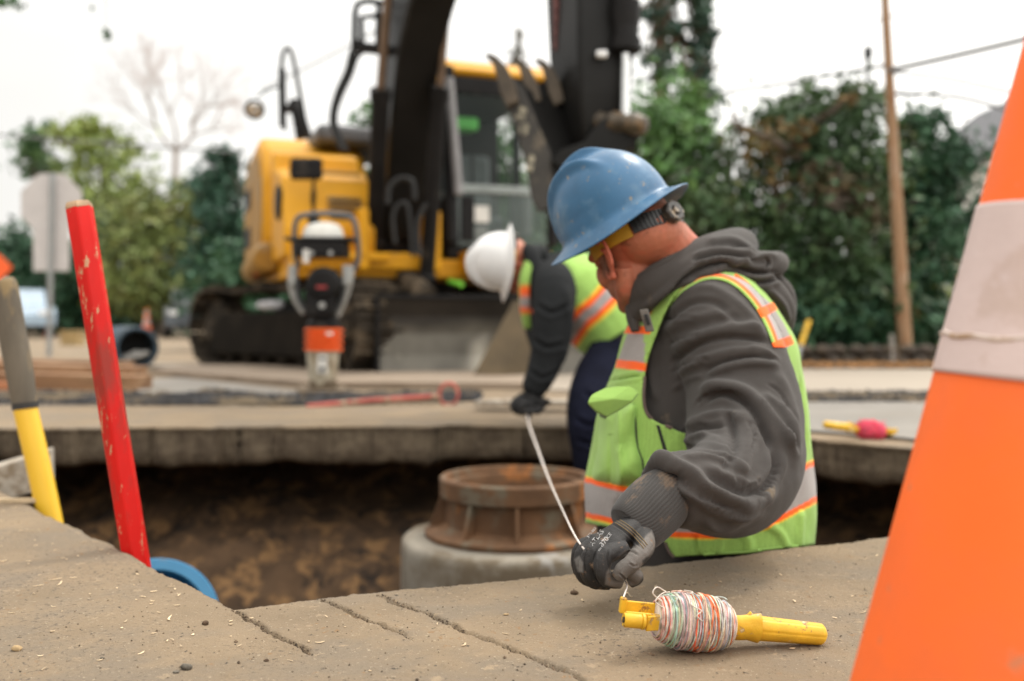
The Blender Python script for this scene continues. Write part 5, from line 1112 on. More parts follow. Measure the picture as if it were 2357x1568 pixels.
# undercarriage
TY = R(40); TF = Vector((math.sin(TY), -math.cos(TY), 0)); TL = Vector((math.cos(TY), math.sin(TY), 0)); TC = Vector((-1.30, 9.72, 0))
def T(f, l, z): return TC + TF * f + TL * l + ZU * z
def tb_(b, f0, f1, l0, l1, z0, z1): return b.box(T((f0 + f1) / 2, (l0 + l1) / 2, (z0 + z1) / 2), TF * (f1 - f0) / 2, TL * (l1 - l0) / 2, ZU * (z1 - z0) / 2)
for sd in (-1, 1):
    lc = sd * .98; w2 = .25; path = []
    for k in range(9): a = math.pi * (.5 - k / 8); path.append((1.30 + .36 * math.cos(a), .39 + .36 * math.sin(a)))
    path += [(f_, .03) for f_ in np.linspace(1.1, -1.1, 14)]
    for k in range(9): a = -math.pi * (.5 + k / 8); path.append((-1.30 + .36 * math.cos(a), .39 + .36 * math.sin(a)))
    path += [(f_, .75 - .035 * math.sin((f_ + 1.1) / 2.2 * math.pi * 2) ** 2) for f_ in np.linspace(-1.1, 1.1, 14)]
    b = MB(); bb = MB()
    P = np.array(path); P = np.vstack([P, P[:1]]); seg = np.hypot(*(P[1:] - P[:-1]).T); cum = np.r_[0, np.cumsum(seg)]; nsh = 44
    for k in range(nsh):
        q = cum[-1] * k / nsh; q2 = q + cum[-1] / nsh * .9; a_ = np.array([np.interp(q, cum, P[:, 0]), np.interp(q, cum, P[:, 1])]); c_ = np.array([np.interp(q2, cum, P[:, 0]), np.interp(q2, cum, P[:, 1])]); m_ = (a_ + c_) / 2; d_ = (c_ - a_) / 2; nrm = np.array([d_[1], -d_[0]]); nrm /= np.hypot(*nrm) + 1e-9
        if (m_ - [0, .37]) @ nrm < 0: nrm = -nrm
        b.box(T(m_[0], lc, m_[1]), TF * d_[0] + ZU * d_[1], TL * w2, (TF * nrm[0] + ZU * nrm[1]) * .014)
        g_ = m_ + nrm * .03; b.box(T(g_[0], lc, g_[1]), (TF * d_[0] + ZU * d_[1]) * .12, TL * w2, (TF * nrm[0] + ZU * nrm[1]) * .02)
    tr = b.build('track', M_TRK, EXC, smooth=False)
    for f_, r_, nm in ((1.30, .30, 'idler_wheel'), (-1.30, .30, 'drive_sprocket')):
        b = MB(); b.lathe(T(f_, lc - .2, .37), TL, [(.001, 0), (.10, 0), (.12, .05), (.26, .08), (r_, .10), (r_, .30), (.26, .32), (.12, .35), (.001, .4)], 28); b.build(nm, M_TRK, tr)
    for k in range(6):
        b = MB(); b.lathe(T(-.9 + k * .36, lc - .16, .15), TL, [(.001, 0), (.10, 0), (.115, .05), (.115, .27), (.10, .32), (.001, .32)], 18); b.build('roller', M_TRK, tr)
    b = MB(); b.prism([T(f_, lc - .235, z_) for f_, z_ in ((-1.2, .13), (1.15, .13), (1.18, .42), (.9, .52), (-.9, .52), (-1.1, .42))], TL * .38); b.build('track_frame', mat('frame_black', (.014, .011, .008), .9, spec=.1, var=.4, scale=4), tr, smooth=False, bevel=.02)
b = MB(); tb_(b, -.6, .6, -.8, .8, .40, .62); b.lathe(EC + ZU * .6, ZU, [(.55, 0), (.6, .05), (.6, .2), (.5, .21)], 36); b.build('turntable', M_DK, EXC)
b = MB(); b.ell(W(622, 703, 8.9), (.13, 0, .01), (0, .05, 0), (0, 0, .045)); me = b.mesh(); displace(me, 6, .02, 4); mobj('lumpy', me, mat('pale_sky_gap', (.5, .5, .52), .9, var=.3), EXC)  # added pale lump standing in for sky seen through the track gap
# dozer blade
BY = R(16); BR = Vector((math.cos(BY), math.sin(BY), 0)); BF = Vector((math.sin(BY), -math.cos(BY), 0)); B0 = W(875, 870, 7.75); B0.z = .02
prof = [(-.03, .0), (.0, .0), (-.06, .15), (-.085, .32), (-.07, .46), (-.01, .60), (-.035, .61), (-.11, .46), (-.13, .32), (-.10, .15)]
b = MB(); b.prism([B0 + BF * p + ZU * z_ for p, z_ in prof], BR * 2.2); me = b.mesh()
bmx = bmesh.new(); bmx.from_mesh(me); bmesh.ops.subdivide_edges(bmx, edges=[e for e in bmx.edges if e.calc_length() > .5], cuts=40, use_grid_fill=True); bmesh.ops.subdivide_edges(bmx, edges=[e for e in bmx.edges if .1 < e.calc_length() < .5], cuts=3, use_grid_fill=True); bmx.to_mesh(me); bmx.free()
paint(me, (.115, .102, .08), [([(700, 640), (1700, 640), (1700, 765), (1300, 748), (1180, 752), (1080, 742), (980, 762), (900, 750), (700, 770)], (.022, .018, .014), 0), ([(1090, 800), (1112, 780), (1122, 830), (1112, 860), (1085, 850)], (.5, .46, .38), 0)], 34)  # dark reflection of the concave upper part put into colour, worn steel below
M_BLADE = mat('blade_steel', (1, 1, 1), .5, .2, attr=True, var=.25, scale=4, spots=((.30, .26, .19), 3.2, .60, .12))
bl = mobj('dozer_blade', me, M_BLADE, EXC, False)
b = MB(); b.box(B0 + BR * 1.1 + ZU * .61 + BF * -.02, BR * 1.12, BF * .035, ZU * .018); b.build('top_edge', M_DK, bl, bevel=.006)
b = MB(); b.prism([B0 + BR * a + ZU * z_ + BF * p for a, z_, p in ((-.035, .0, .02), (-.035, .56, .02), (-.035, .60, -.06), (-.035, .62, -.16), (-.035, 0, -.16))], BR * .03); b.build('side_plate', M_DK, bl, smooth=False, bevel=.005)
b = MB(); b.prism([W(1183, 692, 7.72), W(1250, 700, 7.65), W(1262, 880, 7.4), W(1150, 880, 7.2), W(1088, 866, 7.25)], (.03, .12, 0)); me = b.mesh(); wg = mobj('blade_wing', me, M_DIRTY, bl, False)
for a in (.45, 1.6): b = MB(); b.tube([B0 + BR * a + BF * -.12 + ZU * .25, B0 + BR * a + BF * -.9 + ZU * .42], .09, 8); b.build('blade_arm', M_TRK, bl)
b = MB(); b.tube([W(935, 640, 8.3), W(985, 690, 7.95)], .10, 12); b.build('blade_cylinder', M_TRK, bl)
b = MB(); b.tube([W(1035, 648, 8.2), W(1062, 655, 8.0)], .022, 10); b.build('lime_hose', mat('lime', (.2, .6, .05), .5), EXC)

# ------------------------------------------------------------------ trench rammer
RM = thing('tamping_rammer', 'upright trench rammer with orange bellows and white tank before the excavator', 'rammer', W(742, 905, 6.0))
Yr = 6.0; q = lambda x, y, d=0: W(x, y, Yr + d)
M_ALU = mat('cast_alloy', (.36, .36, .345), .45, .3, var=.2, scale=20); M_TAN = mat('leg_casing', (.42, .37, .28), .55, var=.2, scale=12, spots=((.24, .18, .11), 8, .5, .15))
b = MB(); b.prism([q(688, 909, -.17), q(792, 909, -.17), q(800, 902, .0), q(792, 896, .2), q(690, 896, .2), q(682, 902, 0)], (0, 0, .025)); b.prism([q(712, 895, -.08), q(776, 895, -.08), q(776, 880, .1), q(712, 880, .1)], (0, 0, .05)); b.build('foot', mat('foot_steel', (.15, .11, .07), .8, var=.3), RM, smooth=False, bevel=.008)
b = MB(); b.lathe(q(742, 892), (.012, 0, 1), [(.075, 0), (.082, .02), (.088, .1), (.098, .22), (.100, .235), (.06, .24)], 28); leg_ = b.build('leg_tube', M_TAN, RM)
b = MB(); b.box(q(742, 838, -.098), (.028, 0, 0), (0, .003, 0), (0, 0, .055)); lb = b.build('label_plate', M_PALE, leg_, smooth=False)
b = MB(); b.box(q(742, 826, -.102), (.014, 0, 0), (0, .002, 0), (0, 0, .008)); b.box(q(742, 850, -.102), (.012, 0, 0), (0, .002, 0), (0, 0, .014)); b.build('print_block', M_DK, lb, smooth=False)
b = MB(); pr = []
for k in range(4): pr += [(.080, k * .038), (.114, k * .038 + .010), (.116, k * .038 + .024), (.080, k * .038 + .036)]
b.lathe(q(745, 810), (.012, 0, 1), pr, 32); b.build('bellows', mat('orange_rubber', (.85, .13, .02), .5, var=.08), RM)
b = MB(); b.lathe(q(746, 756), (.0, 0, 1), [(.10, 0), (.105, .01), (.10, .035), (.08, .05), (.075, .13), (.09, .2), (.085, .26)], 28); b.build('crank_case', M_DK, RM)
b = MB(); b.tube([q(757, 757, -.07), q(757, 772, -.07)], .026, 10); b.build('clamp_bolt', M_CHROME, RM)
b = MB(); b.box(q(742, 690, -.02), (.085, 0, 0), (0, .10, 0), (0, 0, .10)); b.lathe(q(742, 652, -.14), (0, 1, 0), [(.001, 0), (.085, 0), (.10, .03), (.10, .12), (.001, .13)], 24); en = b.build('engine', M_DK, RM, bevel=.015)
b = MB(); b.box(q(740, 661, -.15), (.030, 0, 0), (0, .006, 0), (0, 0, .010)); b.build('red_badge', mat('badge', (.3, .03, .03), .5), en); b = MB(); b.lathe(q(742, 703, -.14), (0, -1, 0), [(.001, 0), (.018, 0), (.018, .02), (.001, .02)], 14); b.build('drain_bolt', M_ALU, en)
for P_, R_, bx_ in (([q(675, 612), q(672, 650), q(680, 690), q(700, 722)], [.026, .028, .022, .018], (676, .018)), ([q(806, 612), q(800, 650), q(790, 690), q(775, 730)], [.030, .032, .026, .02], (800, .024))):
    b = MB(); b.tube(P_, R_, 10, 4); b.box(q(bx_[0], 634, -.02), (bx_[1], 0, 0), (0, .04, 0), (0, 0, .06)); b.build('side_guard', M_ALU, RM, bevel=.006)
b = MB(); b.tube([q(684, 640, -.05), q(690, 690, -.08), q(712, 722, -.1)], .014, 8, 4); b.tube([q(792, 660, -.06), q(782, 700, -.08), q(760, 722, -.1)], .012, 8, 4); b.build('hoses', M_HOSE, RM)
b = MB(); b.box(q(742, 575), (.15, 0, 0), (0, .12, 0), (0, 0, .045)); b.box(q(742, 553), (.205, 0, 0), (0, .13, 0), (0, 0, .010)); b.build('handle_frame', M_DK, RM, bevel=.012)
for x in (718, 762): b = MB(); b.lathe(q(x, 583, -.12), (0, -1, 0), [(.001, 0), (.014, 0), (.014, .02), (.001, .02)], 12); b.build('frame_bolt', M_ALU, RM)
b = MB(); b.box(q(705, 590, -.12), (.018, 0, 0), (0, .01, 0), (0, 0, .04)); b.build('decal', M_PALE, RM)
b = MB(); b.loft([(q(744, 556), (.12, 0, 0), (0, .10, 0)), (q(744, 548), (.125, 0, 0), (0, .11, 0)), (q(744, 530), (.115, 0, 0), (0, .10, 0)), (q(744, 518), (.09, 0, 0), (0, .08, 0)), (q(746, 513), (.05, 0, 0), (0, .05, 0))], 28, 3); tk = b.build('fuel_tank', mat('tank_white', (.66, .65, .60), .45), RM)
b = MB(); b.lathe(q(722, 515), (0, 0, 1), [(.001, 0), (.034, 0), (.036, .03), (.03, .04), (.001, .04)], 16); b.build('tank_cap', M_DK, tk)
b = MB()
for dY in (0,): b.tube([q(690, 612, .0), q(679, 590, 0), q(678, 530, -.02), q(684, 505, -.03), q(700, 496, -.04), q(745, 492, -.04), q(795, 496, -.04), q(814, 508, -.03), q(822, 540, -.02), q(824, 600, 0), q(806, 625, 0)], .017, 12, 4)
b.build('roll_handle', M_GREYP, RM)
# ------------------------------------------------------------------ far side of the pit
def sheet(name, pts, z, m, kind='structure', thick=0):
    P = [G(*p) for p in pts]
    for p in P: p.z = z
    b = MB()
    if thick: b.prism([p - Vector((0, 0, thick)) for p in P], (0, 0, thick))
    else: b.add(P, [tuple(range(len(P)))])
    me = b.mesh(name)
    if not thick and me.polygons[0].normal.z < 0: me.flip_normals()
    o = mobj(name, me, m, None, False); tag(o, kind=kind); return o
M_PALE_C = mat('pale_concrete', (.21, .19, .165), .85, var=.18, scale=2, spots=((.19, .165, .135), 1.2, .5, .15), bump=.3, bscale=50)
M_TARM = mat('dark_gravel', (.045, .043, .044), .95, var=.5, scale=25, island=.5, spots=((.17, .13, .085), 2.6, .50, .06))
M_PLATE = mat('plate_dirt', (.26, .20, .145), .8, var=.2, scale=1.5, spots=((.17, .12, .08), 2.2, .52, .15))
sheet('road_patch', [(308, 907), (335, 874), (420, 872), (700, 903), (690, 917), (560, 922)], .008, M_PALE_C)
sheet('pavement', [(1500, 930), (3300, 930), (3300, 1060), (2300, 1060), (2140, 1022), (2080, 1014), (1860, 997), (1500, 982)], .010, M_PALE_C)
sheet('road_far', [(-900, 858), (-900, 838), (480, 838), (1200, 846), (3600, 858), (3600, 903), (1500, 903), (1240, 900), (1230, 860), (400, 846)], .008, mat('pale_road', (.31, .26, .205), .85, var=.12, scale=.6))
tag(sheet('road_plate', [(348, 863), (720, 895), (1215, 898), (1240, 862), (420, 849)], .045, M_PLATE, kind='thing', thick=.04), 'wide dirty steel plate laid on the road under the rammer', 'steel plate'); bpy.data.objects['road_plate']['kind'] = 'thing'
b = MB()
def gravel_strip(poly, n, rm, zz=.012):
    xs = [p[0] for p in poly]; ys = [p[1] for p in poly]; k = 0
    while k < n:
        x, y = rng.uniform(min(xs), max(xs)), rng.uniform(min(ys), max(ys))
        if not inside(np.array([[x, y]]), poly)[0]: continue
        p = G(x, y); grit2(b, p, rng.uniform(.4, 1) * rm, zz); k += 1
def grit2(b, c, r, zz):
    c = c + Vector((0, 0, r * .5 + zz * rng.random())); vs = [c + Vector(d) * r * rng.uniform(.7, 1.3) for d in ((1, 0, 0), (-.5, .9, 0), (-.5, -.9, 0), (0, 0, .8), (0, 0, -.8))]
    b.add(vs, [(0, 1, 3), (1, 2, 3), (2, 0, 3), (1, 0, 4), (2, 1, 4), (0, 2, 4)])
for poly, n in (([(-60, 905), (310, 908), (430, 912), (560, 918), (700, 912), (1110, 905), (1110, 924), (700, 936), (-60, 930)], 3000), ([(430, 912), (480, 900), (560, 908), (640, 916), (600, 930), (430, 930)], 800), ([(1500, 906), (2400, 906), (2400, 928), (1500, 926)], 1500)):
    gravel_strip(poly, n, .018)
tag(b.build('gravel', M_TARM, smooth=False), kind='stuff')
sheet('road_strip', [(-60, 905), (310, 908), (560, 918), (1110, 905), (1110, 924), (700, 936), (-60, 932)], .006, M_TARM)
sheet('road_seam', [(1500, 906), (2600, 906), (2600, 928), (1500, 926)], .006, M_TARM)
# timbers
M_TIMB = mat('brown_timber', (.22, .115, .055), .8, var=.25, scale=14, stretch=(.2, 1, 1), spots=((.33, .20, .11), 9, .52, .12), bump=.4, bscale=60)
def timber(p0, p1, w_, h_, label, nm='timber', m=M_TIMB):
    d = p1 - p0; L = d.length / 2; d.normalize(); s_ = Vector((0, 0, 1)).cross(d).normalized(); u_ = d.cross(s_)
    b = MB(); b.box((p0 + p1) / 2, d * L, s_ * w_, u_ * h_); o = b.build(nm, m, smooth=False, bevel=.006); tag(o, label, 'timber', 'timbers stacked beyond the pit'); return o
timber(W(-160, 872, 6.6), W(332, 884, 6.3), .10, .055, 'lower front brown timber of the stack beyond the pit')
timber(W(-160, 845, 6.75), W(322, 860, 6.5), .10, .045, 'upper front brown timber of the stack beyond the pit')
timber(W(-200, 878, 6.9), W(250, 884, 6.8), .10, .05, 'low timber lying at the back of the stack')
timber(W(-220, 829, 6.95), W(300, 842, 6.85), .07, .03, 'thin plank lying on top of the timber stack')
timber(W(-90, 893, 6.35), W(60, 896, 6.3), .06, .04, 'short reddish block at the foot of the timber stack', 'timber_block', mat('red_timber', (.32, .12, .05), .8, var=.2))
timber(W(1098, 927, 4.85), W(1322, 927, 4.75), .07, .012, 'flat weathered plank on the slab under the bent worker', 'plank', M_BOARD)
rod = thing('marking_rod', 'long red rod with ring handle lying on the dark gravel strip', 'rod', W(705, 936, 5.05))
M_ROD = mat('faded_red', (.42, .09, .065), .6, var=.3, scale=9, spots=((.42, .30, .20), 6, .55, .05))
b = MB(); b.tube([W(706, 936, 5.0), W(850, 922, 5.1), W(1010, 912, 5.15)], .0125, 10); b.build('shaft', M_ROD, rod)
b = MB(); rs = []; rc = W(1033, 908, 5.15)
for j in range(28):
    a = 2 * math.pi * j / 28; d = Vector((math.cos(a) * .82, .25 * math.cos(a), math.sin(a))); rs.append([rc + d * .058 + (d * math.cos(k * math.pi / 4) + Vector((.2, -1, 0)) * math.sin(k * math.pi / 4)) * .0095 for k in range(8)])
b.rings(rs, False, True); b.build('ring_handle', M_ROD, rod)
# ------------------------------------------------------------------ far things, left
M_GALV = mat('galvanised', (.30, .31, .31), .5, .5, var=.1); M_SIGNB = mat('sign_back', (.52, .49, .48), .6, .0, var=.06)
sg = thing('road_sign', 'grey back of an octagonal road sign on a post behind the red bar', 'road sign', W(114, 822, 12.6))
b = MB(); b.tube([W(113, 822, 12.6), W(120, 398, 12.6)], .035, 8); b.build('post', M_GALV, sg)
def plate(name, cx, cy, Y, rad, n, rot, parent, m): b = MB(); b.prism([W(cx, cy, Y) + Vector((math.cos(a), 0, math.sin(a))) * rad for a in [rot + 2 * math.pi * k / n for k in range(n)]], (0, .01, 0)); return b.build(name, m, parent, smooth=False)
plate('sign_panel', 118, 470, 12.66, .42, 8, math.pi / 8, sg, M_SIGNB); b = MB(); b.box(W(118, 572, 12.66), (.23, 0, 0), (0, .006, 0), (0, 0, .29)); b.build('lower_panel', M_SIGNB, sg, bevel=.02)
og = thing('work_sign', 'orange diamond roadworks sign at the far left edge', 'road sign', W(0, 778, 28)); plate('sign_panel', -4, 616, 28, .40, 4, 0, og, mat('sign_orange', (.9, .12, .02), .5)); b = MB(); b.tube([W(-4, 778, 28.1), W(-4, 616, 28.1)], .03, 8); b.build('post', M_GALV, og)
def car(px, Y, yaw, paintm, label, s=1.0):
    base = Vector(((px - CX) / F * Y, Y, 0)); t = thing('parked_car', label, 'car', base); Q = Matrix.Translation(base) @ Matrix.Rotation(yaw, 4, 'Z') @ Matrix.Scale(s, 4)
    def bb(name, prof, hw, m, par=None, tap=1.0):
        b = MB(); rs = [[Vector((x, y * (1 if z < .9 else tap), z)) for x, z in prof] for y in (-hw, -hw * .96, hw * .96, hw)]; c = Vector((0, 0, .8))
        b.rings(rs); xf(b, Q); return b.build(name, m, par or t, bevel=.05)
    bb('body', [(-2.15, .35), (-2.2, .7), (-2.0, .92), (-1.1, .98), (.9, .98), (1.9, .86), (2.2, .68), (2.2, .35), (1.7, .28), (-1.7, .28)], .88, paintm)
    bb('cabin', [(-1.55, .95), (-1.0, 1.42), (-.3, 1.48), (.45, 1.42), (1.15, .95)], .76, paintm, tap=.88)
    bb('windows', [(-1.4, 1.0), (-.98, 1.36), (-.3, 1.41), (.40, 1.36), (1.06, 1.0)], .775, M_GLASS, tap=.9)
    for sx_ in (-1.35, 1.35):
        for sy_ in (-.80, .80):
            b = MB(); b.lathe((sx_, sy_, .33), (0, 1 if sy_ > 0 else -1, 0), [(.001, -.1), (.31, -.1), (.33, -.06), (.33, .06), (.30, .09), (.22, .085)], 24); xf(b, Q); w_ = b.build('wheel', M_HOSE, t)
            b = MB(); b.lathe((sx_, sy_, .33), (0, 1 if sy_ > 0 else -1, 0), [(.001, .06), (.06, .07), (.20, .075), (.215, .09), (.001, .091)], 20); xf(b, Q); b.build('rim', M_ALU, w_)
    for sy_ in (-.6, .6): b = MB(); b.box((2.16, sy_, .72), (.05, 0, 0), (0, .18, 0), (0, 0, .07)); xf(b, Q); b.build('headlight', mat('lamp', (.8, .8, .8), .15), t, bevel=.02)
car(45, 30, R(-62), mat('pale_blue_paint', (.32, .42, .52), .25, .2, coat=.5), 'pale blue car parked far off beside the octagonal sign post'); car(448, 30, R(-70), mat('dark_silver_paint', (.09, .10, .11), .3, .4, coat=.5), 'dark grey car partly hidden by the left end of the track')
traffic_cone(W(338, 776, 31), (0, 0, 1), 1.25, 'small far orange cone behind the culvert pipe', [(.30, .45), (.54, .64)], 'far traffic cones', 24)
traffic_cone(W(112, 777, 30), (0, 0, 1), .85, 'small far orange cone at the foot of the octagonal sign', [(.30, .45), (.54, .64)], 'far traffic cones', 24)
cp = thing('culvert_pipe', 'dark open culvert pipe lying beyond the timber stack', 'pipe', W(315, 845, 9.6)); cq = W(316, 800, 9.4); ca_ = Vector((-.55, 1, 0)).normalized()
b = MB(); b.lathe(cq, ca_, [(.165, 1.2), (.165, .0), (.19, 0), (.20, .02), (.20, 1.2)], 40, False); b.build('pipe_wall', mat('culvert', (.025, .05, .075), .6, var=.3, spots=((.22, .19, .13), 4, .55, .1)), cp)
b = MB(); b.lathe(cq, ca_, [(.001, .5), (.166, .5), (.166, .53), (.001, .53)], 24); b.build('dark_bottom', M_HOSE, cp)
b = MB(); b.ell(cq + ca_ * .12 + Vector((0, 0, -.09)), (.13, 0, .03), (0, .10, 0), (0, 0, .05)); me = b.mesh(); displace(me, 6, .02, 2); mobj('sandbag', me, mat('bag', (.30, .29, .27), .9, var=.3), cp)
b = MB(); b.box(W(168, 782, 19), (.17, 0, 0), (0, .17, 0), (0, 0, .17)); b.box(W(168, 764, 19), (.19, 0, 0), (0, .19, 0), (0, 0, .02)); tag(b.build('wooden_crate', mat('crate_wood', (.36, .25, .11), .8, var=.2), smooth=False, bevel=.01), 'tan wooden crate on the far road left of the culvert pipe', 'crate')
# ------------------------------------------------------------------ vegetation
def leafmat(name, c1, c2, var=.5, c3=None):
    m = mat(name, c1, .55, var=.25, scale=1.2, island=var, spots=(c2, 1.4, .48, .12), spots2=(c3, 1.1, .60, .06) if c3 else None, spec=.3); return m
L_DARK = leafmat('leaf_dark', (0.027, 0.074, 0.038), (0.054, 0.128, 0.061)); L_HED = leafmat('leaf_hedge', (0.040, 0.080, 0.032), (0.085, 0.140, 0.050), c3=(.11, .095, .03))
L_BRT = leafmat('leaf_bright', (0.083, 0.176, 0.050), (0.121, 0.220, 0.055)); L_YEL = leafmat('leaf_yellow', (0.225, 0.275, 0.069), (0.163, 0.225, 0.062), c3=(.32, .26, .06))
L_RUST = leafmat('leaf_rust', (.20, .12, .04), (.10, .12, .04)); L_MID = leafmat('leaf_mid', (0.058, 0.130, 0.049), (0.104, 0.182, 0.065), c3=(.15, .15, .04)); L_DEAD = leafmat('dead_twigs', (.13, .10, .06), (.08, .075, .04))
M_BARK = mat('bark', (.11, .085, .065), .9, var=.35, scale=10, bump=.5); M_BARKP = mat('pale_bark', (.34, .29, .26), .9, var=.2, scale=5)
def leaves(clumps, size, seed, sub=26, spread=.26):
    """clumps: (px, py, rx px, ry px, Y, depth m, n leaves)"""
    r = np.random.default_rng(seed); C = []
    for px, py, rx, ry, Y, dp, n in clumps:
        k = max(3, int(sub)); d = r.normal(size=(k, 3)); d /= np.linalg.norm(d, axis=1)[:, None]; d *= (r.random(k) ** .4)[:, None]
        c = W(px, py, Y); sc = np.array([rx / F * Y, dp, ry / F * Y]); cen = np.array(c) + d * sc; ch = r.integers(0, k, n); o = r.normal(size=(n, 3)) * sc * spread * (.6 + .8 * r.random(k))[ch][:, None]
        C.append(cen[ch] + o)
    C = np.vstack(C); C = C[C[:, 2] > .02]; n = len(C); a = r.normal(size=(n, 3)); a /= np.linalg.norm(a, axis=1)[:, None]; b_ = np.cross(a, r.normal(size=(n, 3))); b_ /= np.linalg.norm(b_, axis=1)[:, None]
    s = size * (.55 + .9 * r.random(n))[:, None]; v = np.stack([C - a * s, C + b_ * s * .5, C + a * s, C - b_ * s * .5], 1).reshape(-1, 3)
    f = np.arange(4 * n).reshape(n, 4); me = bpy.data.meshes.new('leaves'); me.vertices.add(4 * n); me.vertices.foreach_set('co', v.ravel()); me.loops.add(4 * n); me.loops.foreach_set('vertex_index', f.ravel()); me.polygons.add(n); me.polygons.foreach_set('loop_start', np.arange(n) * 4); me.polygons.foreach_set('loop_total', np.full(n, 4)); me.update(); me.validate(); return me
def tree(name, label, cat, clumps, size, m, trunk, seed, group=None, bark=None, limbs=None, sub=26, spread=.26):
    t = thing(name, label, cat, trunk[0][0] if trunk else W(clumps[0][0], 745, clumps[0][4]), group)
    if trunk:
        b = MB(); b.tube([p for p, _ in trunk], [q for _, q in trunk], 10, 3)
        r = np.random.default_rng(seed + 50); top = trunk[-1][0]
        for px, py, rx, ry, Y, dp, n in clumps:
            c = W(px, py, Y); k0 = trunk[int(r.integers(len(trunk) // 2, len(trunk)))][0]; mid = (k0 + c) / 2 + Vector(r.normal(size=3)) * .15; b.tube([k0, mid, c], [.05, .03, .012], 6, 3)
            for _ in range(4): e = c + Vector((r.normal() * rx / F * Y * .8, r.normal() * dp * .7, r.normal() * ry / F * Y * .8)); b.tube([mid, (mid + e) / 2 + Vector((0, 0, .08)), e], [.022, .014, .006], 5, 2)
        b.build('trunk', bark or M_BARK, t)
    mobj('crown', leaves(clumps, size, seed, sub, spread), m, t, False); return t
def gp(px, Y): return Vector(((px - CX) / F * Y, Y, 0))
# right: hedge and trees behind the retaining wall
tree('leafy_tree', 'bright green tree beside the arm of the excavator', 'tree', [(1500, 300, 75, 120, 13, 1.0, 1560), (1560, 380, 80, 120, 12.6, 1.0, 1560), (1470, 470, 60, 110, 13, .9, 1080), (1590, 250, 50, 60, 13.2, .6, 420)], .065, L_BRT, [(gp(1520, 13), .12), (W(1515, 500, 13), .10), (W(1510, 300, 13), .05)], 1)
tree('leafy_tree', 'dark green tree right above the blue hard hat with sky showing through', 'tree', [(1660, 560, 130, 130, 11.8, 1.0, 3120), (1640, 440, 100, 75, 12, .8, 420), (1690, 330, 90, 75, 12, .8, 330), (1730, 680, 120, 110, 11.5, 1.0, 2700)], .055, L_HED, [(gp(1670, 12), .11), (W(1665, 600, 12), .09), (W(1680, 350, 12), .04)], 2)
tree('leafy_tree', 'dense dark tree left of the utility pole with rusty leaves', 'tree', [(1880, 300, 105, 95, 11.8, .9, 2520), (1820, 430, 110, 100, 11.6, .9, 2160), (1960, 440, 110, 110, 11.6, .9, 2160), (1900, 600, 140, 120, 11.2, .9, 3900), (1850, 720, 130, 70, 11, .8, 2880), (2000, 690, 100, 90, 11, .8, 2520), (1960, 240, 60, 50, 12, .6, 840), (1800, 270, 50, 45, 12, .6, 420)], .052, L_HED, [(gp(1900, 11.8), .13), (W(1900, 600, 11.8), .10), (W(1895, 300, 11.8), .05)], 3)
tree('leafy_tree', 'dark green tree right of the utility pole reaching toward the cone', 'tree', [(2120, 370, 80, 90, 11.8, .8, 2040), (2170, 470, 80, 80, 11.8, .8, 1680), (2110, 560, 90, 90, 11.5, .8, 2160), (2080, 690, 70, 80, 11.2, .8, 1680), (2200, 560, 40, 90, 11.8, .6, 189), (2100, 290, 50, 40, 12, .5, 540), (2225, 400, 40, 50, 12, .5, 168)], .052, L_DARK, [(gp(2110, 11.9), .12), (W(2110, 600, 11.9), .09), (W(2125, 350, 11.9), .04)], 4)
tree('shrub', 'rusty orange leaved shrub tangled in the hedge above the hoodie', 'shrub', [(1760, 330, 60, 45, 11.2, .4, 126), (1830, 320, 50, 40, 11.1, .4, 96), (1790, 420, 60, 50, 11, .4, 62), (1950, 235, 20, 14, 11, .2, 60)], .05, L_RUST, [(gp(1790, 11.3), .03), (W(1790, 500, 11.3), .025), (W(1790, 330, 11.2), .01)], 5)
tree('creeper', 'brown dead creeper hanging in front of the dark tree by the pole', 'creeper', [(1930, 430, 60, 35, 10.7, .25, 180), (1985, 490, 40, 40, 10.7, .2, 192), (1890, 400, 35, 25, 10.7, .2, 108)], .06, L_DEAD, [(gp(1960, 10.8), .02), (W(1960, 600, 10.8), .015), (W(1940, 430, 10.7), .01)], 6)
tree('hedge', 'low dark hedge along the top of the stone wall', 'hedge', [(x, 745 + 8 * math.sin(x), 75, 62, 10.6, .5, 2600) for x in range(1500, 2130, 85)], .05, L_DARK, None, 7)
con = [(1520 + (30 if k % 2 else -25), -240 + k * 46, 46 + k * 2, 20, 20, .8, 120) for k in range(10)] + [(1612, -230 + k * 48, 26, 32, 20, .7, 190) for k in range(11)]
tree('conifer', 'tall open conifer rising behind the bright green tree', 'tree', con, .10, leafmat('needle', (.035, .075, .055), (.06, .11, .07)), [(gp(1522, 20.2), .22), (W(1522, 300, 20.2), .16), (W(1520, 0, 20.2), .12), (W(1520, -260, 20.2), .05)], 8, bark=mat('bark_warm', (.17, .11, .075), .9))
tree('thin_shrub', 'thin yellowish shrub at the right end of the hedge by the cone', 'shrub', [(2150, 700, 30, 60, 11, .4, 210), (2190, 640, 30, 60, 12.5, .4, 156), (2140, 800, 40, 24, 11, .4, 300)], .045, L_YEL, [(gp(2150, 11), .03), (W(2152, 700, 11), .02)], 9)
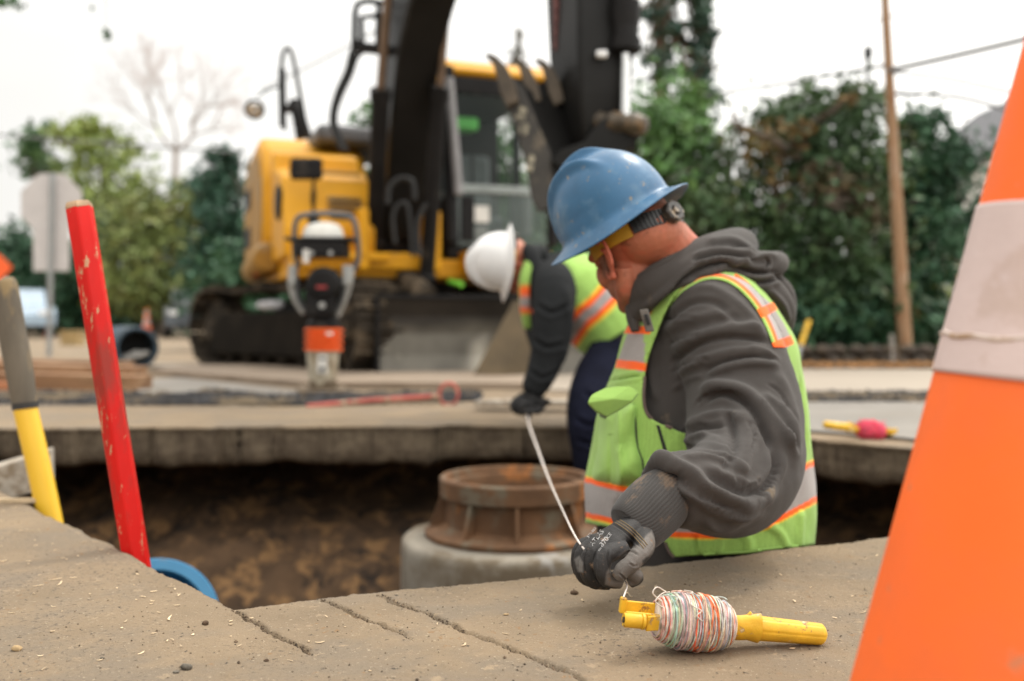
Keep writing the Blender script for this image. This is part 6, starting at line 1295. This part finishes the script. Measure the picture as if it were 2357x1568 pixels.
# stone wall, verge
rw = MB(); M_WALL = mat('stone_wall', (.06, .047, .036), .95, var=.4, scale=3, spots=((.10, .075, .05), 6, .5, .1), bump=1, bscale=10)
nx_ = 60; 
for i in range(nx_):
    for j in range(2):
        x = 2.1 + i * .17 + (j % 2) * .08; y = 9.75 + rng.normal() * .015; rw.ell((x, y, .06 + j * .10), (.095, 0, 0), (0, .10, 0), (0, 0, .058), 8, 6)
tag(rw.build('stone_wall', M_WALL, smooth=False), 'low rough stone retaining wall under the hedge', 'wall')
sheet('verge', [(1400, 849), (3300, 849), (3300, 792), (1400, 792)], .012, mat('leaf_litter', (.13, .085, .05), .95, var=.5, scale=6, spots=((.25, .13, .05), 10, .52, .08), bump=.6, bscale=20))
b = MB()
for i in range(2600):
    p = Vector((rng.uniform(1.5, 7), 8.95 + abs(rng.normal()) * .35, .02)); grit2(b, p, rng.uniform(.012, .035), .01)
tag(b.build('fallen_leaves', mat('fallen_leaf', (.26, .13, .045), .85, var=.4, island=.6), smooth=False), kind='stuff')
po = thing('utility_pole', 'brown wooden utility pole standing before the dark trees', 'utility pole', W(2085, 855, 9.9))
b = MB(); b.tube([W(2087, 858, 9.9), W(2072, 600, 9.9), W(2056, 330, 9.9), W(2037, 0, 9.9), W(2025, -260, 9.9)], [.072, .062, .052, .040, .034], 16, 3)
b.build('pole', mat('pole_wood', (.33, .20, .11), .85, var=.25, scale=5, stretch=(4, 4, .5), spots=((.24, .115, .05), 5, .5, .12), spots2=((.42, .33, .25), 4, .56, .1)), po)
b = MB(); b.box(W(2090, 217, 9.85), (.11, 0, -.01), (0, .02, 0), (0, 0, .014)); b.build('crossbar', M_DK, po); b = MB(); b.tube([W(2056, 860, 9.7), W(2052, 770, 9.7)], .022, 8); b.build('cable_guard', mat('pale_pipe', (.33, .30, .27), .6), po)
def wire(name, pts, Y0, Y1, r, label):
    n = len(pts); b = MB(); b.tube([W(x, y, Y0 + (Y1 - Y0) * i / (n - 1)) for i, (x, y) in enumerate(pts)], r, 6, 5); tag(b.build(name, mat('wire', (.16, .16, .165), .6)), label, 'overhead wire', 'overhead wires')
wire('overhead_wire', [(2041, 163), (2200, 128), (2480, 62)], 9.9, 8.5, 0.026, 'thick overhead wire rising from the utility pole to the upper right')
wire('overhead_wire', [(1560, 228), (1800, 193), (2040, 150)], 16, 9.9, 0.019, 'overhead wire between the conifer and the utility pole')
wire('overhead_wire', [(2046, 165), (2200, 185), (2420, 235)], 9.9, 9, 0.014, 'thin overhead wire sagging right of the utility pole')
wire('overhead_wire', [(2110, 215), (2230, 228), (2400, 280)], 9.9, 9, 0.016, 'lowest overhead wire leaving the crossbar to the right')
wire('overhead_wire', [(1600, 160), (1850, 90), (2480, -70)], 20, 12, 0.013, 'faint high overhead wire crossing above the hedge')
wire('overhead_wire', [(600, 208), (760, 128), (900, 52)], 18, 14, 0.016, 'thin overhead wire from the round mirror toward the boom')
wire('overhead_wire', [(-60, 306), (250, 330), (560, 352)], 22, 22, 0.022, 'overhead wire crossing in front of the yellow green trees')
b = MB(); b.tube([W(1995, 230, 16), W(1998, 112, 16)], .03, 8); b.box(W(1998, 122, 16), (.05, 0, 0), (0, .05, 0), (0, 0, .09)); tag(b.build('chimney_pipe', M_DK), 'thin dark pipe standing above the trees left of the utility pole', 'pipe')
sh_ = thing('leaning_shovel', 'small yellow handled shovel leaning at the hedge behind the hoodie', 'shovel', W(1830, 835, 9.2)); b = MB(); b.tube([W(1862, 738, 9.3), W(1843, 795, 9.2)], .022, 10); b.build('handle', mat('yellow_grip', (.75, .45, .03), .5), sh_); b = MB(); b.tube([W(1843, 795, 9.2), W(1831, 836, 9.15)], [.018, .03], 10); b.build('blade', M_GALV, sh_)
b = MB(); b.lathe(W(2152, 806, 11.6), (0, 0, 1), [(.001, 0), (.11, 0), (.115, .03), (.10, .30), (.105, .32), (.09, .60), (.03, .64), (.001, .64)], 20); tag(b.build('marker_post', mat('rust_orange', (.45, .14, .03), .7, var=.2)), 'rusty orange round post between the pole and the large cone', 'post')
# house
hs = thing('house', 'pale house with grey gable roof half hidden behind the large cone', 'house', gp(2500, 30)); hw = mat('house_wall', (.72, .70, .66), .8, var=.06)
b = MB(); x0, x1 = (2205 - CX) / F * 30, (2205 - CX) / F * 30 + 9; b.prism([(x0, 30, 0), (x1, 30, 0), (x1, 30, 4.7), ((x0 + x1) / 2, 30, 8.2), (x0, 30, 4.7)], (0, 8, 0)); b.build('wall', hw, hs, smooth=False)
b = MB(); xm = (x0 + x1) / 2
b.prism([(x0 - .5, 29.6, 4.35), (x0 - .5, 29.6, 4.6), (xm, 29.6, 8.5), (x1 + .5, 29.6, 4.6), (x1 + .5, 29.6, 4.35), (xm, 29.6, 8.25)], (0, 8.8, 0)); b.build('roof', mat('roof_shingle', (.11, .11, .12), .85, var=.2), hs, smooth=False)
for xx in (1.2, 4.0): b = MB(); b.box((x0 + xx, 29.98, 3.0), (.5, 0, 0), (0, .03, 0), (0, 0, .65)); wf_ = b.build('window', M_GLASS, hs, smooth=False); b = MB(); b.box((x0 + xx, 29.96, 2.32), (.6, 0, 0), (0, .05, 0), (0, 0, .05)); b.build('sill', hw, wf_, smooth=False)
# left and middle distance
tree('leafy_tree', 'small green tree at the upper left beside the octagonal sign', 'tree', [(70, 340, 28, 42, 44, 1.2, 372), (95, 385, 45, 30, 44, 1.2, 260), (110, 300, 16, 22, 44, 0.8, 74)], 0.18, L_MID, [(gp(90, 44), 0.2), (W(85, 500, 44), 0.14), (W(78, 370, 44), 0.06)], 11)
tree('leafy_tree', 'loose yellow green tree above the red bar', 'tree', [(180, 310, 40, 40, 42, 1.6, 372), (250, 330, 70, 55, 42, 1.8, 372), (200, 400, 70, 50, 42, 1.8, 217), (300, 400, 55, 60, 42, 1.8, 279), (240, 480, 90, 50, 41, 1.8, 930)], 0.2, L_YEL, [(gp(240, 42), 0.28), (W(240, 560, 42), 0.2), (W(235, 340, 42), 0.08)], 12)
tree('leafy_tree', 'bushy yellow green tree between the red bar and the excavator', 'tree', [(300, 520, 90, 80, 34, 2, 1209), (400, 560, 80, 80, 34, 2, 1488), (350, 640, 120, 90, 33, 2, 2604), (440, 470, 50, 50, 34, 1.6, 558)], 0.15, leafmat('leaf_autumn', (.15, .19, .055), (.21, .22, .065), c3=(.13, .09, .035)), [(gp(360, 34), 0.3), (W(360, 650, 34), 0.22), (W(360, 520, 34), 0.12)], 13)
tree('conifer', 'dark green conifer close to the yellow engine hood', 'tree', [(520, 370, 36, 28, 29, 1, 434), (505, 430, 50, 40, 29, 1.2, 806), (520, 520, 60, 60, 29, 1.4, 1364), (510, 620, 75, 70, 29, 1.6, 1612), (540, 700, 80, 60, 29, 1.6, 1364)], 0.13, leafmat('needle_dark', (.022, .065, .040), (.035, .09, .055)), [(gp(520, 29), 0.24), (W(520, 600, 29), 0.18), (W(522, 350, 29), 0.06)], 14)
tree('hedge', 'dark hedge behind the parked cars at the left', 'hedge', [(x, 700 + 6 * math.sin(x * .1), 70, 70, 38, 1.8, 2200) for x in range(-60, 500, 80)] + [(x, 620, 60, 55, 39, 1.8, 1300) for x in range(-40, 300, 90)], 0.17, L_DARK, None, 15)
tree('leafy_tree', 'dark green tree below the octagonal sign panel', 'tree', [(30, 600, 80, 70, 38, 1.8, 1488), (190, 640, 60, 80, 36, 1.8, 1364), (240, 560, 40, 60, 36, 1.4, 868)], 0.16, L_DARK, [(gp(110, 37), 0.24), (W(110, 640, 37), 0.16)], 16)
tree('leafy_tree', 'green tree seen through the cab windows of the excavator', 'tree', [(1000, 330, 110, 110, 19, 1.2, 1612), (1120, 420, 130, 130, 19, 1.2, 2232), (900, 480, 110, 110, 19, 1.2, 1612), (850, 290, 30, 50, 19, .6, 279), (1250, 520, 120, 110, 18.5, 1, 2800)], .09, L_MID, [(gp(1020, 19), .2), (W(1020, 560, 19), .15), (W(1010, 360, 19), .06)], 17)
tree('hedge', 'long green hedge low behind the excavator', 'hedge', [(x, 660, 90, 90, 16, .9, 2200) for x in range(560, 1520, 110)], .08, L_DARK, None, 18)
tree('conifer', 'small far conifer tip above the bucket teeth', 'tree', [(1193, 105, 12, 30, 34, .6, 74), (1192, 160, 24, 40, 34, .8, 148), (1193, 240, 36, 50, 34, .9, 310)], .12, leafmat('needle_far', (.12, .13, .11), (.16, .15, .13)), [(gp(1193, 34), .15), (W(1193, 90, 34), .04)], 19)
# bare tree
bt = thing('bare_tree', 'leafless tree with a fan of thin pinkish branches against the sky', 'tree', gp(402, 52)); b = MB(); tw = MB(); rr = np.random.default_rng(5)
b.tube([gp(402, 52), W(402, 560, 52), W(403, 440, 52), W(405, 330, 52)], [.24, .19, .15, .12], 12, 3)
def grow(mbx, p, d, L, r, depth):
    q = p + d * L; m_ = (p + q) / 2 + Vector(rr.normal(size=3)) * L * .07; mbx.tube([p, m_, q], [r, r * .8, r * .6], 6 if r > .02 else 4, 2)
    if depth == 0: return
    for _ in range(3 if depth > 1 else 4):
        nd = (d + Vector(rr.normal(size=3)) * .42 + Vector((0, 0, .10))).normalized(); grow(mbx if depth > 3 else tw, q if rr.random() < .6 else m_.lerp(q, .6), nd, L * rr.uniform(.62, .85), r * .58, depth - 1)
for dx, dz, L in ((-.55, .8, 1.5), (-.15, 1, 1.6), (.30, .9, 1.5), (.62, .75, 1.2)): grow(b, W(405, 345 + 12 * abs(dx), 52), Vector((dx, rr.normal() * .25, dz)).normalized(), L * 1.24, .085, 5)
b.build('trunk', M_BARKP, bt); tw.build('branches', mat('washed_out_twigs', (.50, .42, .39), .9, var=.2), bt)  # twig colour lightened to stand in for branches washing out against the sky
# twigs hanging in from above at the upper left
for px, py, Y, lab, sd, cl in ((20, 12, 8, 'leafy twig reaching in at the upper left corner', 31, [(8, 4, 30, 10, 8, .12, 90), (36, 14, 16, 8, 8, .08, 30)]), (246, 76, 9, 'single tuft of leaves hanging from above left of the bare tree', 32, [(247, 78, 5, 11, 9, .03, 40)]), (212, 20, 14, 'pale tuft of leaves hanging from above near the top left', 33, [(212, 24, 8, 12, 14, .05, 14)])):
    t = thing('hanging_twig', lab, 'twig', W(px, -60, Y)); b = MB(); b.tube([W(px - 12, -260, Y), W(px - 4, -60, Y), W(px, py, Y)], [.008, .005, .002], 5, 3); b.build('stem', M_BARK, t); mobj('leaf_tuft', leaves(cl, .03, sd, 6), L_MID, t, False)
